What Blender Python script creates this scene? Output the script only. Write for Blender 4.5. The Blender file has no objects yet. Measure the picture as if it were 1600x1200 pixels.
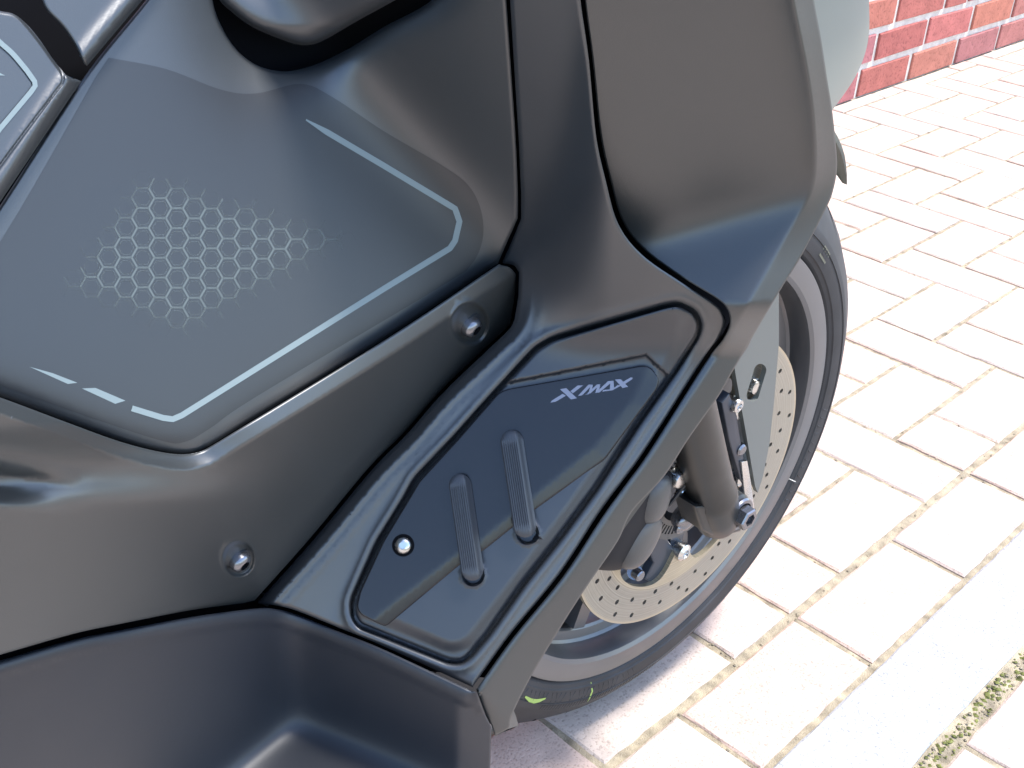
import bpy, bmesh, math, random
import numpy as np
from mathutils import Vector, Matrix
from mathutils.geometry import delaunay_2d_cdt

random.seed(7)
rng = np.random.RandomState(7)
S = bpy.context.scene
COL = S.collection

# ------------------------------------------------------------------ camera
RIGHT = np.array([-0.70264665, 0.70975759, 0.05031755])
DOWN = np.array([0.33305288, 0.39055865, -0.85821892])
FWD = np.array([-0.62877935, -0.58626624, -0.51081154])
CAM = np.array([0.71342229, 0.42935122, 0.83500658])
FOC = 1846.43
cd = bpy.data.cameras.new('camera')
cam = bpy.data.objects.new('camera', cd)
COL.objects.link(cam)
cd.sensor_width = 36
cd.lens = 36 * FOC / 1600
cd.clip_start = 0.02
cd.clip_end = 400
mw = Matrix.Identity(4)
for i in range(3):
    mw[i][0] = RIGHT[i]; mw[i][1] = -DOWN[i]; mw[i][2] = -FWD[i]; mw[i][3] = CAM[i]
cam.matrix_world = mw
S.camera = cam

# ------------------------------------------------------------------ light
SUN_EL, SUN_AZ = math.radians(69), math.radians(-54)     # azimuth measured from +Y towards +X
w = bpy.data.worlds.new('World'); S.world = w; w.use_nodes = True
nt = w.node_tree
sky = nt.nodes.new('ShaderNodeTexSky'); sky.sky_type = 'NISHITA'; sky.sun_disc = False
sky.sun_elevation = SUN_EL; sky.sun_rotation = SUN_AZ
sky.air_density = 1.0; sky.dust_density = .8; sky.ozone_density = 1.3
bg = nt.nodes['Background']; bg.inputs['Strength'].default_value = 0.15
nt.links.new(sky.outputs[0], bg.inputs[0])
sd_ = bpy.data.lights.new('sun', 'SUN'); sd_.energy = 1.8; sd_.angle = math.radians(11); sd_.color = (1, .97, .93)
so = bpy.data.objects.new('sun', sd_); COL.objects.link(so)
sdir = Vector((math.sin(SUN_AZ) * math.cos(SUN_EL), math.cos(SUN_AZ) * math.cos(SUN_EL), math.sin(SUN_EL)))
so.rotation_euler = (-sdir).to_track_quat('-Z', 'Y').to_euler()
S.view_settings.view_transform = 'Standard'; S.view_settings.look = 'None'
S.view_settings.gamma = 1; S.view_settings.use_curve_mapping = False
S.view_settings.exposure = 2.05

# ------------------------------------------------------------------ helpers
def ray(px, py):
    return RIGHT * ((px - 800) / FOC) + DOWN * ((py - 600) / FOC) + FWD

def at_y(px, py, y):
    r = ray(px, py); return CAM + r * ((y - CAM[1]) / r[1])

def tag(o, label=None, cat=None, group=None, kind=None):
    if label: o['label'] = label
    if cat: o['category'] = cat
    if group: o['group'] = group
    if kind: o['kind'] = kind
    return o

def link(name, me, parent=None, mat=None):
    o = bpy.data.objects.new(name, me); COL.objects.link(o)
    if mat is not None and me is not None and not me.materials: me.materials.append(mat)
    if parent is not None: o.parent = parent
    return o

def mesh(name, vs, fs, smooth=False):
    me = bpy.data.meshes.new(name)
    me.from_pydata([tuple(v) for v in vs], [], fs)
    if smooth: me.polygons.foreach_set('use_smooth', [True] * len(me.polygons))
    me.update()
    return me

def bmobj(name, bm, mat, parent=None, smooth=False, auto=None):
    me = bpy.data.meshes.new(name); bm.normal_update(); bm.to_mesh(me); bm.free()
    if smooth or auto: me.polygons.foreach_set('use_smooth', [True] * len(me.polygons))
    if auto: me.set_sharp_from_angle(angle=math.radians(auto))
    return link(name, me, parent, mat)

def spl(pts, closed=False, n=6):
    """Catmull-Rom through points"""
    P = [np.array(p, float) for p in pts]; N = len(P); out = []
    for i in range(N if closed else N - 1):
        p1, p2 = P[i], P[(i + 1) % N]
        p0 = P[i - 1] if (i > 0 or closed) else 2 * p1 - p2
        p3 = P[(i + 2) % N] if (i + 2 < N or closed) else 2 * p2 - p1
        for k in range(n):
            t = k / n
            out.append(.5 * (2 * p1 + (p2 - p0) * t + (2 * p0 - 5 * p1 + 4 * p2 - p3) * t * t + (3 * p1 - p0 - 3 * p2 + p3) * t ** 3))
    if not closed: out.append(P[-1])
    return [tuple(q) for q in out]

def resample(pts, step, closed=True):
    P = [np.array(p, float) for p in pts]; out = []
    for i in range(len(P) if closed else len(P) - 1):
        a, b = P[i], P[(i + 1) % len(P)]
        L = np.linalg.norm(b - a)
        if L < 1e-6: continue
        n = max(1, int(round(L / step)))
        for k in range(n): out.append(a + (b - a) * k / n)
    if not closed: out.append(P[-1])
    # drop near-duplicates
    o2 = [out[0]]
    for p in out[1:]:
        if np.linalg.norm(p - o2[-1]) > step * .3: o2.append(p)
    if closed and np.linalg.norm(o2[0] - o2[-1]) < step * .3: o2.pop()
    return np.array(o2)

def roundc(pts, r, n=5):
    """round all corners of a closed polygon"""
    P = [np.array(p, float) for p in pts]; out = []; N = len(P)
    for i in range(N):
        a, b, c = P[i - 1], P[i], P[(i + 1) % N]
        da, dc = a - b, c - b; la, lc = np.linalg.norm(da), np.linalg.norm(dc)
        rr = min(r, la * .45, lc * .45); s, e = b + da / la * rr, b + dc / lc * rr
        for k in range(n + 1):
            t = k / n; out.append(tuple((1 - t) ** 2 * s + 2 * t * (1 - t) * b + t * t * e))
    return out

def sdist(poly, X, Y, closed=False, infinite=True):
    """distance to polyline and side (+ = right of travel when y points down) ; closed: + inside"""
    P = np.array(poly, float)
    A = P if closed else P[:-1]; B = np.roll(P, -1, 0) if closed else P[1:]
    best = np.full(X.shape, 1e9); side = np.zeros(X.shape); par = np.zeros(X.shape)
    L = 0.
    for i in range(len(A)):
        ax, ay = A[i]; dx, dy = B[i] - A[i]; l2 = dx * dx + dy * dy
        if l2 < 1e-9: continue
        t = ((X - ax) * dx + (Y - ay) * dy) / l2
        tc = np.clip(t, 0, 1)
        ex, ey = X - ax - tc * dx, Y - ay - tc * dy
        d = np.sqrt(ex * ex + ey * ey)
        # favour perpendicular hits for the sign
        cr = dx * (Y - ay) - dy * (X - ax)
        m = d < best - 1e-7
        tie = (np.abs(d - best) <= 1e-7) & (np.abs(cr) / math.sqrt(l2) > np.abs(side))
        best = np.where(m, d, best)
        sv = cr / math.sqrt(l2)
        side = np.where(m | tie, sv, side)
        par = np.where(m, L + tc * math.sqrt(l2), par)
        L += math.sqrt(l2)
    if closed:
        ins = np.zeros(X.shape, bool)
        for i in range(len(A)):
            (x1, y1), (x2, y2) = A[i], B[i]
            if y1 == y2: continue
            c = ((y1 > Y) != (y2 > Y)) & (X < (x2 - x1) * (Y - y1) / (y2 - y1) + x1)
            ins ^= c
        return np.where(ins, best, -best)
    return best * np.sign(np.where(side == 0, 1, side)), par

def sp(x, w):            # softplus of width w
    return w * np.logaddexp(0, x / w)

def smax(*q, k=22.):
    m = q[0]
    for a in q[1:]: m = np.logaddexp(m * k, a * k) / k
    return m

def smin(a, b, k=60.):
    return -np.logaddexp(-a * k, -b * k) / k

def ss(a, b, x):
    t = np.clip((x - a) / (b - a), 0, 1); return t * t * (3 - 2 * t)

def off(q, near):        # move towards the viewer's side by `near` metres
    return 1 / (1 / q - near)

def plane(pts):
    A, b = [], []
    for px, py, y in pts:
        A.append([px - 800, py - 600, 1.]); b.append(1 / ((at_y(px, py, y) - CAM) @ FWD))
    c = np.linalg.solve(np.array(A), b)
    return lambda X, Y: c[0] * (X - 800) + c[1] * (Y - 600) + c[2]

def plane_n(px, py, y, n):
    """plane through a point with a world normal"""
    p0 = at_y(px, py, y); n = np.array(n, float); h = (p0 - CAM) @ n
    c = np.array([RIGHT @ n / FOC, DOWN @ n / FOC, FWD @ n]) / h
    return lambda X, Y: c[0] * (X - 800) + c[1] * (Y - 600) + c[2]

def P3(X, Y, Q):
    X, Y, Q = np.asarray(X, float), np.asarray(Y, float), np.asarray(Q, float)
    r = ((X - 800) / FOC)[..., None] * RIGHT + ((Y - 600) / FOC)[..., None] * DOWN + FWD
    return CAM + r / Q[..., None]

def plane_q(pts):
    c = np.linalg.solve(np.array([[p[0] - 800, p[1] - 600, 1.] for p in pts]), np.array([p[2] for p in pts]))
    return lambda X, Y: c[0] * (X - 800) + c[1] * (Y - 600) + c[2]

def plane_dir(a, b, d):
    """plane through two points (px, py, y) that also contains world direction d"""
    A, B = at_y(*a), at_y(*b)
    n = np.cross(B - A, d); n /= np.linalg.norm(n); h = (A - CAM) @ n
    c = np.array([RIGHT @ n / FOC, DOWN @ n / FOC, FWD @ n]) / h
    return lambda X, Y: c[0] * (X - 800) + c[1] * (Y - 600) + c[2]

def grow(poly, d):
    P = resample(poly, 4); n = np.roll(P, -1, 0) - np.roll(P, 1, 0); n /= (np.linalg.norm(n, axis=1)[:, None] + 1e-9)
    a = np.sum(P[:, 0] * np.roll(P[:, 1], -1) - np.roll(P[:, 0], -1) * P[:, 1])
    C = P + np.c_[n[:, 1], -n[:, 0]] * (1 if a > 0 else -1) * d
    k = np.abs(sdist(P, C[:, 0], C[:, 1], True)) > abs(d) * .9
    return [tuple(c) for c in C[k]]

def shift(poly, d):
    P = resample(poly, 4, False); t = np.gradient(P, axis=0); t /= np.linalg.norm(t, axis=1)[:, None]
    C = P + np.c_[-t[:, 1], t[:, 0]] * d
    k = np.abs(sdist(P, C[:, 0], C[:, 1])[0]) > abs(d) * .92
    return [tuple(c) for c in C[k]]

PX = 0.0003     # one unit of the panel drawings is about 0.3 mm on the body

def panel(name, outline, qf, mat, parent, step=9, edge=6, drop=None, thick=.006, curves=(), open_left=False, fine=4, rings=None, cons=()):
    """moulded body panel: drawn outline, relief function, rolled edge, real wall thickness"""
    O = resample(outline, fine)
    drop = edge * PX if drop is None else drop
    def full(X, Y):
        q = qf(X, Y)
        if edge > 0:
            d = np.clip(sdist(O, X, Y, True), 0, edge)
            u = 1 - d / edge
            q = off(q, -drop * (1 - np.sqrt(np.clip(1 - .96 * u * u, 0, 1))))
        return q
    pts = [O]
    nx = np.roll(O, -1, 0) - np.roll(O, 1, 0); nx /= (np.linalg.norm(nx, axis=1)[:, None] + 1e-9)
    area = np.sum(O[:, 0] * np.roll(O[:, 1], -1) - np.roll(O[:, 0], -1) * O[:, 1])
    inn = np.c_[-nx[:, 1], nx[:, 0]] * (1 if area > 0 else -1)
    rg = rings or ([edge * .18, edge * .45, edge * .75, edge * 1.05] if edge > 3 else [edge * .4, edge * 1.05] if edge > 0 else [])
    acc = []
    for k, r in enumerate(rg):
        C = O + inn * r
        d = sdist(O, C[:, 0], C[:, 1], True)
        acc.append(C[d > r * .93])
    lastd = rg[-1] if rg else 0
    for cv, offs in curves:
        R = resample(cv, fine, False)
        t = np.gradient(R, axis=0); t /= np.linalg.norm(t, axis=1)[:, None]
        nn = np.c_[-t[:, 1], t[:, 0]]
        for o_ in offs: acc.append(R + nn * o_)
    x0, y0 = O.min(0); x1, y1 = O.max(0)
    gx, gy = np.meshgrid(np.arange(x0, x1, step), np.arange(y0, y1, step))
    gx = gx + (np.arange(gx.shape[0]) % 2)[:, None] * step * .5
    G = np.c_[gx.ravel(), gy.ravel()]
    d = sdist(O, G[:, 0], G[:, 1], True)
    G = G[d > lastd + step * .45]
    V = np.array(O)
    extra = np.vstack(acc + [G]) if acc else G
    for cl, cv in cons:
        R_ = resample(cv, fine, cl); dd = sdist(R_, extra[:, 0], extra[:, 1], cl); dd = np.abs(dd if cl else dd[0]); extra = extra[dd > 1.6]
    if len(extra):
        d = sdist(O, extra[:, 0], extra[:, 1], True); extra = extra[d > min(rg[0] * .9 if rg else 1, 1.)]
        ks = np.round(extra / .9).astype(int)
        _, ui = np.unique(ks, axis=0, return_index=True)
        extra = extra[np.sort(ui)]
        V = np.vstack([V, extra])
    n0 = len(O)
    ced = [(i, (i + 1) % n0) for i in range(n0)]
    for cl, cv in cons:
        R = resample(cv, fine, cl)
        ok = sdist(O, R[:, 0], R[:, 1], True) > 1.2; b0 = len(V); V = np.vstack([V, R]); m_ = len(R)
        for i in range(m_ if cl else m_ - 1):
            j = (i + 1) % m_
            if ok[i] and ok[j]: ced.append((b0 + i, b0 + j))
    res = delaunay_2d_cdt([Vector(v) for v in V], ced, [list(range(n0))], 1, 1e-4)
    vv = np.array([tuple(v) for v in res[0]]); ff = [list(f) for f in res[2]]
    X, Y = vv[:, 0], vv[:, 1]
    Q = full(X, Y); p = P3(X, Y, Q)
    h = .7
    ddx = P3(X + h, Y, full(X + h, Y)) - P3(X - h, Y, full(X - h, Y))
    ddy = P3(X, Y + h, full(X, Y + h)) - P3(X, Y - h, full(X, Y - h))
    N = np.cross(ddy, ddx); N /= np.linalg.norm(N, axis=1)[:, None]
    flip = np.einsum('ij,ij->i', N, CAM - p) < 0
    N[flip] *= -1
    # orient faces towards normals
    F = []
    for f in ff:
        a, b, c = p[f[0]], p[f[1]], p[f[2]]
        F.append(f if np.cross(b - a, c - a) @ N[f[0]] > 0 else f[::-1])
    # boundary skirt
    bmap = {}
    from collections import Counter
    cnt = Counter()
    for f in F:
        for i in range(len(f)): cnt[(f[i], f[(i + 1) % len(f)])] += 1
    be = [(a, b) for (a, b) in cnt if (b, a) not in cnt]
    verts = list(p); norms = list(N)
    if thick > 0:
        bn = {}
        GXv = sdist(O, X + 1.5, Y, True) - sdist(O, X - 1.5, Y, True); GYv = sdist(O, X, Y + 1.5, True) - sdist(O, X, Y - 1.5, True)
        gl = np.sqrt(GXv ** 2 + GYv ** 2) + 1e-6; GXv /= gl; GYv /= gl
        for a, b in be:
            e = p[b] - p[a]
            o_ = np.cross(e, N[a]); L = np.linalg.norm(o_)
            o_ = o_ / L if L > 1e-9 else o_
            for v in (a, b): bn[v] = bn.get(v, 0) + o_
        for v in bn:
            ow = bn[v] / (np.linalg.norm(bn[v]) + 1e-9)
            view = (p[v] - CAM); view /= np.linalg.norm(view)
            back = view * .9 + (RIGHT * GXv[v] + DOWN * GYv[v]) * .45; back /= np.linalg.norm(back)
            bmap[v] = (len(verts), len(verts) + 1)
            verts += [p[v], p[v] + back * thick]; norms += [ow, ow]
        for a, b in be:
            F.append([bmap[a][0], bmap[a][1], bmap[b][1], bmap[b][0]])
    me = mesh(name, verts, F, True)
    VA, NA = np.array(verts), np.array(norms)
    loopn = []
    for f in F:      # relief normals, except on walls too steep for them
        a = VA[f[0]]; gn = np.cross(VA[f[1]] - a, VA[f[2]] - a); L = np.linalg.norm(gn); gn = gn / L if L > 1e-12 else NA[f[0]]
        av = NA[f].mean(0); av /= (np.linalg.norm(av) + 1e-9)
        e_ = max(np.linalg.norm(VA[f[i]] - VA[f[i - 1]]) for i in range(len(f)))
        steep = gn @ av < .86 and L > .12 * e_ * e_
        for i in f: loopn.append(tuple(gn) if steep else tuple(NA[i]))
    me.normals_split_custom_set(loopn)
    o = link(name, me, parent, mat)
    return o, full

def oriented(name, p, faces, N):
    F = []
    for f in faces:
        f = list(f); a, b, c = p[f[0]], p[f[1]], p[f[2]]
        F.append(f if np.cross(b - a, c - a) @ N[f[0]] > 0 else f[::-1])
    me = mesh(name, p, F, True); me.normals_split_custom_set_from_vertices([tuple(n) for n in N])
    return me

def ribbon(name, poly, width, qf, near, mat, parent, closed=False, taper=None, h=.00008):
    """thin flat print laid on a panel"""
    R = resample(poly, 5, closed); n = len(R)
    if closed: t = np.roll(R, -1, 0) - np.roll(R, 1, 0)
    else: t = np.gradient(R, axis=0)
    t /= np.linalg.norm(t, axis=1)[:, None]
    nn = np.c_[-t[:, 1], t[:, 0]]
    w_ = np.full(n, width / 2.)
    if taper is not None:
        for k in range(n): w_[k] *= taper(k / (n - 1))
    A, B = R + nn * w_[:, None], R - nn * w_[:, None]
    pa = P3(A[:, 0], A[:, 1], off(qf(A[:, 0], A[:, 1]), near)); pb = P3(B[:, 0], B[:, 1], off(qf(B[:, 0], B[:, 1]), near))
    vs = list(pa) + list(pb); fs = []
    for i in range(n if closed else n - 1):
        j = (i + 1) % n; fs.append([i, j, n + j, n + i])
    return link(name, mesh(name, vs, fs, True), parent, mat)

def polyprint(name, polys, qf, near, mat, parent):
    """flat lettering: filled outlines laid on a panel"""
    vs, fs = [], []
    for k, pl in enumerate(polys):
        R = resample(pl, 3)
        r = delaunay_2d_cdt([Vector(v) for v in R], [(i, (i + 1) % len(R)) for i in range(len(R))], [list(range(len(R)))], 1, 1e-4)
        a = np.array([tuple(v) for v in r[0]]); b = len(vs)
        p = P3(a[:, 0], a[:, 1], off(qf(a[:, 0], a[:, 1]), near + k * .00003))
        vs += list(p); fs += [[b + i for i in f] for f in r[2]]
    return link(name, mesh(name, vs, fs), parent, mat)

# ------------------------------------------------------------------ materials
def mat(name, col, rough=.5, metal=0., spec=.5, noise=None, bump=None, var=None, coat=0., objvar=None):
    m = bpy.data.materials.new(name); m.use_nodes = True; t = m.node_tree; b = t.nodes['Principled BSDF']
    b.inputs['Base Color'].default_value = (*col, 1); b.inputs['Roughness'].default_value = rough
    b.inputs['Metallic'].default_value = metal; b.inputs['Specular IOR Level'].default_value = spec
    b.inputs['Coat Weight'].default_value = coat
    tc = t.nodes.new('ShaderNodeTexCoord'); vec = tc.outputs['Object']
    colout = None
    if var:   # (scale, amount, detail)
        n = t.nodes.new('ShaderNodeTexNoise'); n.inputs['Scale'].default_value = var[0]; n.inputs['Detail'].default_value = var[2]
        t.links.new(vec, n.inputs['Vector'])
        mx = t.nodes.new('ShaderNodeMix'); mx.data_type = 'RGBA'; mx.blend_type = 'MIX'
        lo = [max(0, c * (1 - var[1])) for c in col]; hi = [min(1, c * (1 + var[1])) for c in col]
        mx.inputs[6].default_value = (*lo, 1); mx.inputs[7].default_value = (*hi, 1)
        mr = t.nodes.new('ShaderNodeMapRange'); mr.inputs[1].default_value = .3; mr.inputs[2].default_value = .7
        t.links.new(n.outputs[0], mr.inputs[0]); t.links.new(mr.outputs[0], mx.inputs[0])
        colout = mx.outputs[2]
        t.links.new(colout, b.inputs['Base Color'])
    if noise: # roughness variation (scale, amount)
        n = t.nodes.new('ShaderNodeTexNoise'); n.inputs['Scale'].default_value = noise[0]; n.inputs['Detail'].default_value = 5
        t.links.new(vec, n.inputs['Vector'])
        mr = t.nodes.new('ShaderNodeMapRange'); mr.inputs[1].default_value = .3; mr.inputs[2].default_value = .7
        mr.inputs[3].default_value = rough - noise[1]; mr.inputs[4].default_value = rough + noise[1]
        t.links.new(n.outputs[0], mr.inputs[0]); t.links.new(mr.outputs[0], b.inputs['Roughness'])
    if bump:  # (scale, strength, distance)
        n = t.nodes.new('ShaderNodeTexNoise'); n.inputs['Scale'].default_value = bump[0]; n.inputs['Detail'].default_value = 4
        t.links.new(vec, n.inputs['Vector'])
        bp = t.nodes.new('ShaderNodeBump'); bp.inputs['Strength'].default_value = bump[1]; bp.inputs['Distance'].default_value = bump[2]
        t.links.new(n.outputs[0], bp.inputs['Height']); t.links.new(bp.outputs[0], b.inputs['Normal'])
    return m

M = {}
M['cover'] = mat('satin_dark_paint', (.019, .022, .0245), .40, spec=.95, noise=(14, .03), bump=(1500, .12, .0003))
M['lower'] = mat('satin_grey_green_paint', (.022, .0245, .025), .39, spec=.95, noise=(12, .03), bump=(1500, .12, .0003))
M['plastic'] = mat('matte_black_plastic', (.020, .022, .025), .40, spec=1., noise=(20, .04), bump=(3500, .12, .0003))
M['fairing'] = mat('satin_grey_paint', (.015, .017, .0175), .39, spec=.9, noise=(12, .03), bump=(1500, .12, .0003))
M['floor'] = mat('floor_black_plastic', (.011, .0135, .019), .46, spec=.55, noise=(20, .04), bump=(3500, .15, .0003))
M['dark'] = mat('inner_black_plastic', (.010, .010, .012), .6, spec=.2)
M['hole'] = mat('gap_shade_black', (.004, .004, .005), .8, spec=.05)  # near-black: shade of gaps, sockets and grooves put into the colour
M['tray'] = mat('foot_tray_rubberised', (.016, .018, .022), .38, spec=.75, bump=(4200, .15, .0003))
M['plate'] = mat('black_anodised_plate', (.010, .010, .012), .22, metal=0., spec=.45, noise=(60, .03))
M['rubber'] = mat('grip_rubber', (.032, .034, .039), .36, spec=.5, bump=(5000, .15, .0002))
M['bolt'] = mat('black_zinc_bolt', (.20, .20, .215), .26, metal=.9)
M['steel'] = mat('bright_steel', (.52, .52, .51), .25, metal=1., noise=(300, .06))
M['stripe'] = mat('pale_teal_stripe_print', (.16, .195, .195), .42, spec=.35)
M['logo'] = mat('silver_logo_print', (.20, .205, .25), .45)
M['tyre'] = mat('tyre_rubber', (.022, .022, .024), .62, spec=.4, var=(30, .25, 4), bump=(900, .12, .0004))
M['rim'] = mat('silver_grey_rim_paint', (.13, .132, .136), .33, metal=.6, noise=(40, .04))
M['disc'] = mat('brushed_brake_disc', (.37, .335, .26), .40, metal=.75, noise=(90, .06), var=(25, .10, 3))
M['carrier'] = mat('blue_black_hub_paint', (.022, .028, .04), .34)
M['fork'] = mat('olive_grey_fork_paint', (.017, .0165, .015), .38, metal=.1, noise=(60, .04))
M['stay'] = mat('pale_grey_plastic', (.11, .115, .105), .45, spec=.45)
M['caliper'] = mat('grey_caliper_cast', (.055, .052, .049), .42, bump=(500, .2, .0005))
M['sage'] = mat('sage_skylit_paint', (.13, .145, .125), .40, spec=.5)  # lighter than the body paint, with sky light put into the colour
M['green'] = mat('green_reflective_paint', (.25, .75, .12), .5)
M['crayon'] = mat('yellow_green_crayon', (.28, .37, .09), .8)
M['tagpr'] = mat('dull_yellow_print', (.13, .125, .09), .8)
M['hose'] = mat('hose_rubber', (.012, .012, .014), .4)
M['sand'] = mat('joint_sand', (.32, .265, .18), .95, var=(60, .45, 6), bump=(700, .8, .003))
M['sandg'] = mat('ground_asphalt', (.16, .16, .165), .95, var=(8, .3, 6))
M['moss'] = mat('moss', (.13, .135, .035), .95, var=(120, .6, 4))
M['mortar'] = mat('pale_mortar', (.62, .57, .50), .95, var=(40, .15, 5), bump=(500, .8, .004))

def disc_mat():
    m = M['disc']; t = m.node_tree; b = t.nodes['Principled BSDF']; L = t.links.new
    tc = t.nodes.new('ShaderNodeTexCoord'); d = t.nodes.new('ShaderNodeVectorMath'); d.operation = 'DISTANCE'
    d.inputs[1].default_value = (.02468, -.00273, .27481); L(tc.outputs['Object'], d.inputs[0])
    n = t.nodes.new('ShaderNodeTexNoise'); n.noise_dimensions = '1D'; n.inputs['Scale'].default_value = 900; n.inputs['Detail'].default_value = 3
    L(d.outputs['Value'], n.inputs['W'])
    bp = t.nodes.new('ShaderNodeBump'); bp.inputs['Strength'].default_value = .5; bp.inputs['Distance'].default_value = .0003
    L(n.outputs[0], bp.inputs['Height']); L(bp.outputs[0], b.inputs['Normal'])
    r = t.nodes.new('ShaderNodeValToRGB'); cr = r.color_ramp
    mr = t.nodes.new('ShaderNodeMapRange'); mr.inputs[1].default_value = .095; mr.inputs[2].default_value = .1335; L(d.outputs['Value'], mr.inputs[0])
    cr.elements[0].position = .10; cr.elements[0].color = (.42, .37, .27, 1); cr.elements[1].position = .2; cr.elements[1].color = (.31, .29, .245, 1)
    e = cr.elements.new(.93); e.color = (.33, .31, .26, 1); e = cr.elements.new(.97); e.color = (.44, .38, .28, 1)
    L(mr.outputs[0], r.inputs[0])
    mx = t.nodes.new('ShaderNodeMix'); mx.data_type = 'RGBA'; mx.blend_type = 'MULTIPLY'; mx.inputs[0].default_value = .6
    L(r.outputs[0], mx.inputs[6]); L(n.outputs[0], mx.inputs[7])
    mu = t.nodes.new('ShaderNodeMix'); mu.data_type = 'RGBA'; mu.blend_type = 'MULTIPLY'; mu.inputs[0].default_value = 1; mu.inputs[7].default_value = (1.35, 1.35, 1.35, 1)
    L(mx.outputs[2], mu.inputs[6]); L(mu.outputs[2], b.inputs['Base Color'])
disc_mat()

def paver_mat(name, cols, speck):
    m = bpy.data.materials.new(name); m.use_nodes = True; t = m.node_tree; b = t.nodes['Principled BSDF']
    L = t.links.new
    b.inputs['Roughness'].default_value = .9; b.inputs['Specular IOR Level'].default_value = .25
    tc = t.nodes.new('ShaderNodeTexCoord'); geo = t.nodes.new('ShaderNodeNewGeometry')
    oi = t.nodes.new('ShaderNodeObjectInfo')
    ramp = t.nodes.new('ShaderNodeValToRGB'); cr = ramp.color_ramp
    while len(cr.elements) < len(cols): cr.elements.new(.5)
    for i, c in enumerate(cols): cr.elements[i].position = i / (len(cols) - 1); cr.elements[i].color = (*c, 1)
    L(oi.outputs['Random'], ramp.inputs[0])
    n1 = t.nodes.new('ShaderNodeTexNoise'); n1.inputs['Scale'].default_value = 28; n1.inputs['Detail'].default_value = 8
    L(geo.outputs['Position'], n1.inputs['Vector'])
    n2 = t.nodes.new('ShaderNodeTexNoise'); n2.inputs['Scale'].default_value = speck; n2.inputs['Detail'].default_value = 3
    L(geo.outputs['Position'], n2.inputs['Vector'])
    def mr(src, a, b_, c, d):
        q = t.nodes.new('ShaderNodeMapRange'); q.inputs[1].default_value = a; q.inputs[2].default_value = b_
        q.inputs[3].default_value = c; q.inputs[4].default_value = d; L(src, q.inputs[0]); return q.outputs[0]
    m1 = t.nodes.new('ShaderNodeMath'); m1.operation = 'MULTIPLY'
    L(mr(n1.outputs[0], .3, .7, .86, 1.12), m1.inputs[0]); L(mr(n2.outputs[0], .30, .46, .66, 1.03), m1.inputs[1])
    mx = t.nodes.new('ShaderNodeMix'); mx.data_type = 'RGBA'; mx.blend_type = 'MULTIPLY'; mx.inputs[0].default_value = 1
    L(ramp.outputs[0], mx.inputs[6]); L(m1.outputs[0], mx.inputs[7])
    L(mx.outputs[2], b.inputs['Base Color'])
    bp = t.nodes.new('ShaderNodeBump'); bp.inputs['Strength'].default_value = .6; bp.inputs['Distance'].default_value = .0015
    L(n2.outputs[0], bp.inputs['Height']); L(bp.outputs[0], b.inputs['Normal'])
    return m
M['paver'] = paver_mat('pink_grey_concrete_paver', [(.46, .335, .275), (.50, .375, .305), (.43, .35, .30), (.50, .41, .34)], 420)
M['granite'] = paver_mat('grey_granite_strip', [(.33, .33, .33), (.35, .345, .34)], 330)
M['brick'] = paver_mat('red_brick', [(.33, .10, .085), (.40, .15, .10), (.30, .12, .12), (.41, .13, .11), (.28, .13, .15)], 160)

# ------------------------------------------------------------------ setting: ground
def grid_sheet(name, x0, x1, y0, y1, z, m, parent=None, kind='structure'):
    me = mesh(name, [(x0, y0, z), (x1, y0, z), (x1, y1, z), (x0, y1, z)], [[0, 1, 2, 3]])
    o = link(name, me, parent, m)
    if kind: o['kind'] = kind
    return o
grid_sheet('ground', -60, 60, -60, 60, -.03, M['sandg'])
pav = grid_sheet('pavement', -6.0, 4.0, -.948, 3.0, -.0030, M['sand'])
U = .1
def paver_mesh(lx, ly, seed=0):
    r = random.Random(seed)
    g = .0031; b = .0024; hx, hy = lx / 2 - g, ly / 2 - g
    nx = max(3, int(lx / .02)); ny = max(3, int(ly / .02))
    def ringp(h_x, h_y, z, jit):
        out = []
        for i in range(nx): out.append([-h_x + 2 * h_x * i / nx, -h_y, z])
        for i in range(ny): out.append([h_x, -h_y + 2 * h_y * i / ny, z])
        for i in range(nx): out.append([h_x - 2 * h_x * i / nx, h_y, z])
        for i in range(ny): out.append([-h_x, h_y - 2 * h_y * i / ny, z])
        for p in out:
            p[0] += r.uniform(-jit, jit); p[1] += r.uniform(-jit, jit)
        return out
    n = 2 * (nx + ny)
    vs = ringp(hx, hy, -.02, .0) + ringp(hx, hy, -b * .8, .0009) + ringp(hx - b, hy - b, 0, .0006)
    fs = [[i, (i + 1) % n, n + (i + 1) % n, n + i] for i in range(n)] + [[n + i, n + (i + 1) % n, 2 * n + (i + 1) % n, 2 * n + i] for i in range(n)]
    fs.append([2 * n + i for i in range(n)])
    return mesh('paver', vs, fs)
cache = {}
def pmesh(lx, ly):
    k = (round(lx, 3), round(ly, 3), random.randint(0, 3))
    if k not in cache: cache[k] = paver_mesh(lx, ly, hash(k) % 1000); cache[k].materials.append(M['paver'])
    return cache[k]
cells = []     # (x0,x1,y0,y1) in world
for k in range(0, 10):                      # row k spans v [-k-1,-k]
    for m_ in range(-12, 14):
        a = -5 + k + 4 * m_
        cells.append((a, a + 2, -k - 1, -k))
        b = -6 + k + 4 * m_                 # upright paver of rows k, k+1
        cells.append((b, b + 1, -k - 2, -k))
        if k == 0: cells.append((b - 1, b, -1, 0))     # cut pieces along the border course
for m_ in range(-24, 20): cells.append((2 * m_, 2 * m_ + 2, 0, 1))
rows_below = [(2.1, 3.1), (3.1, 4.1), (4.1, 5.1), (5.1, 6.1), (6.1, 7.1), (7.1, 8.1), (8.1, 9.1), (9.1, 10.1)]
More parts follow.
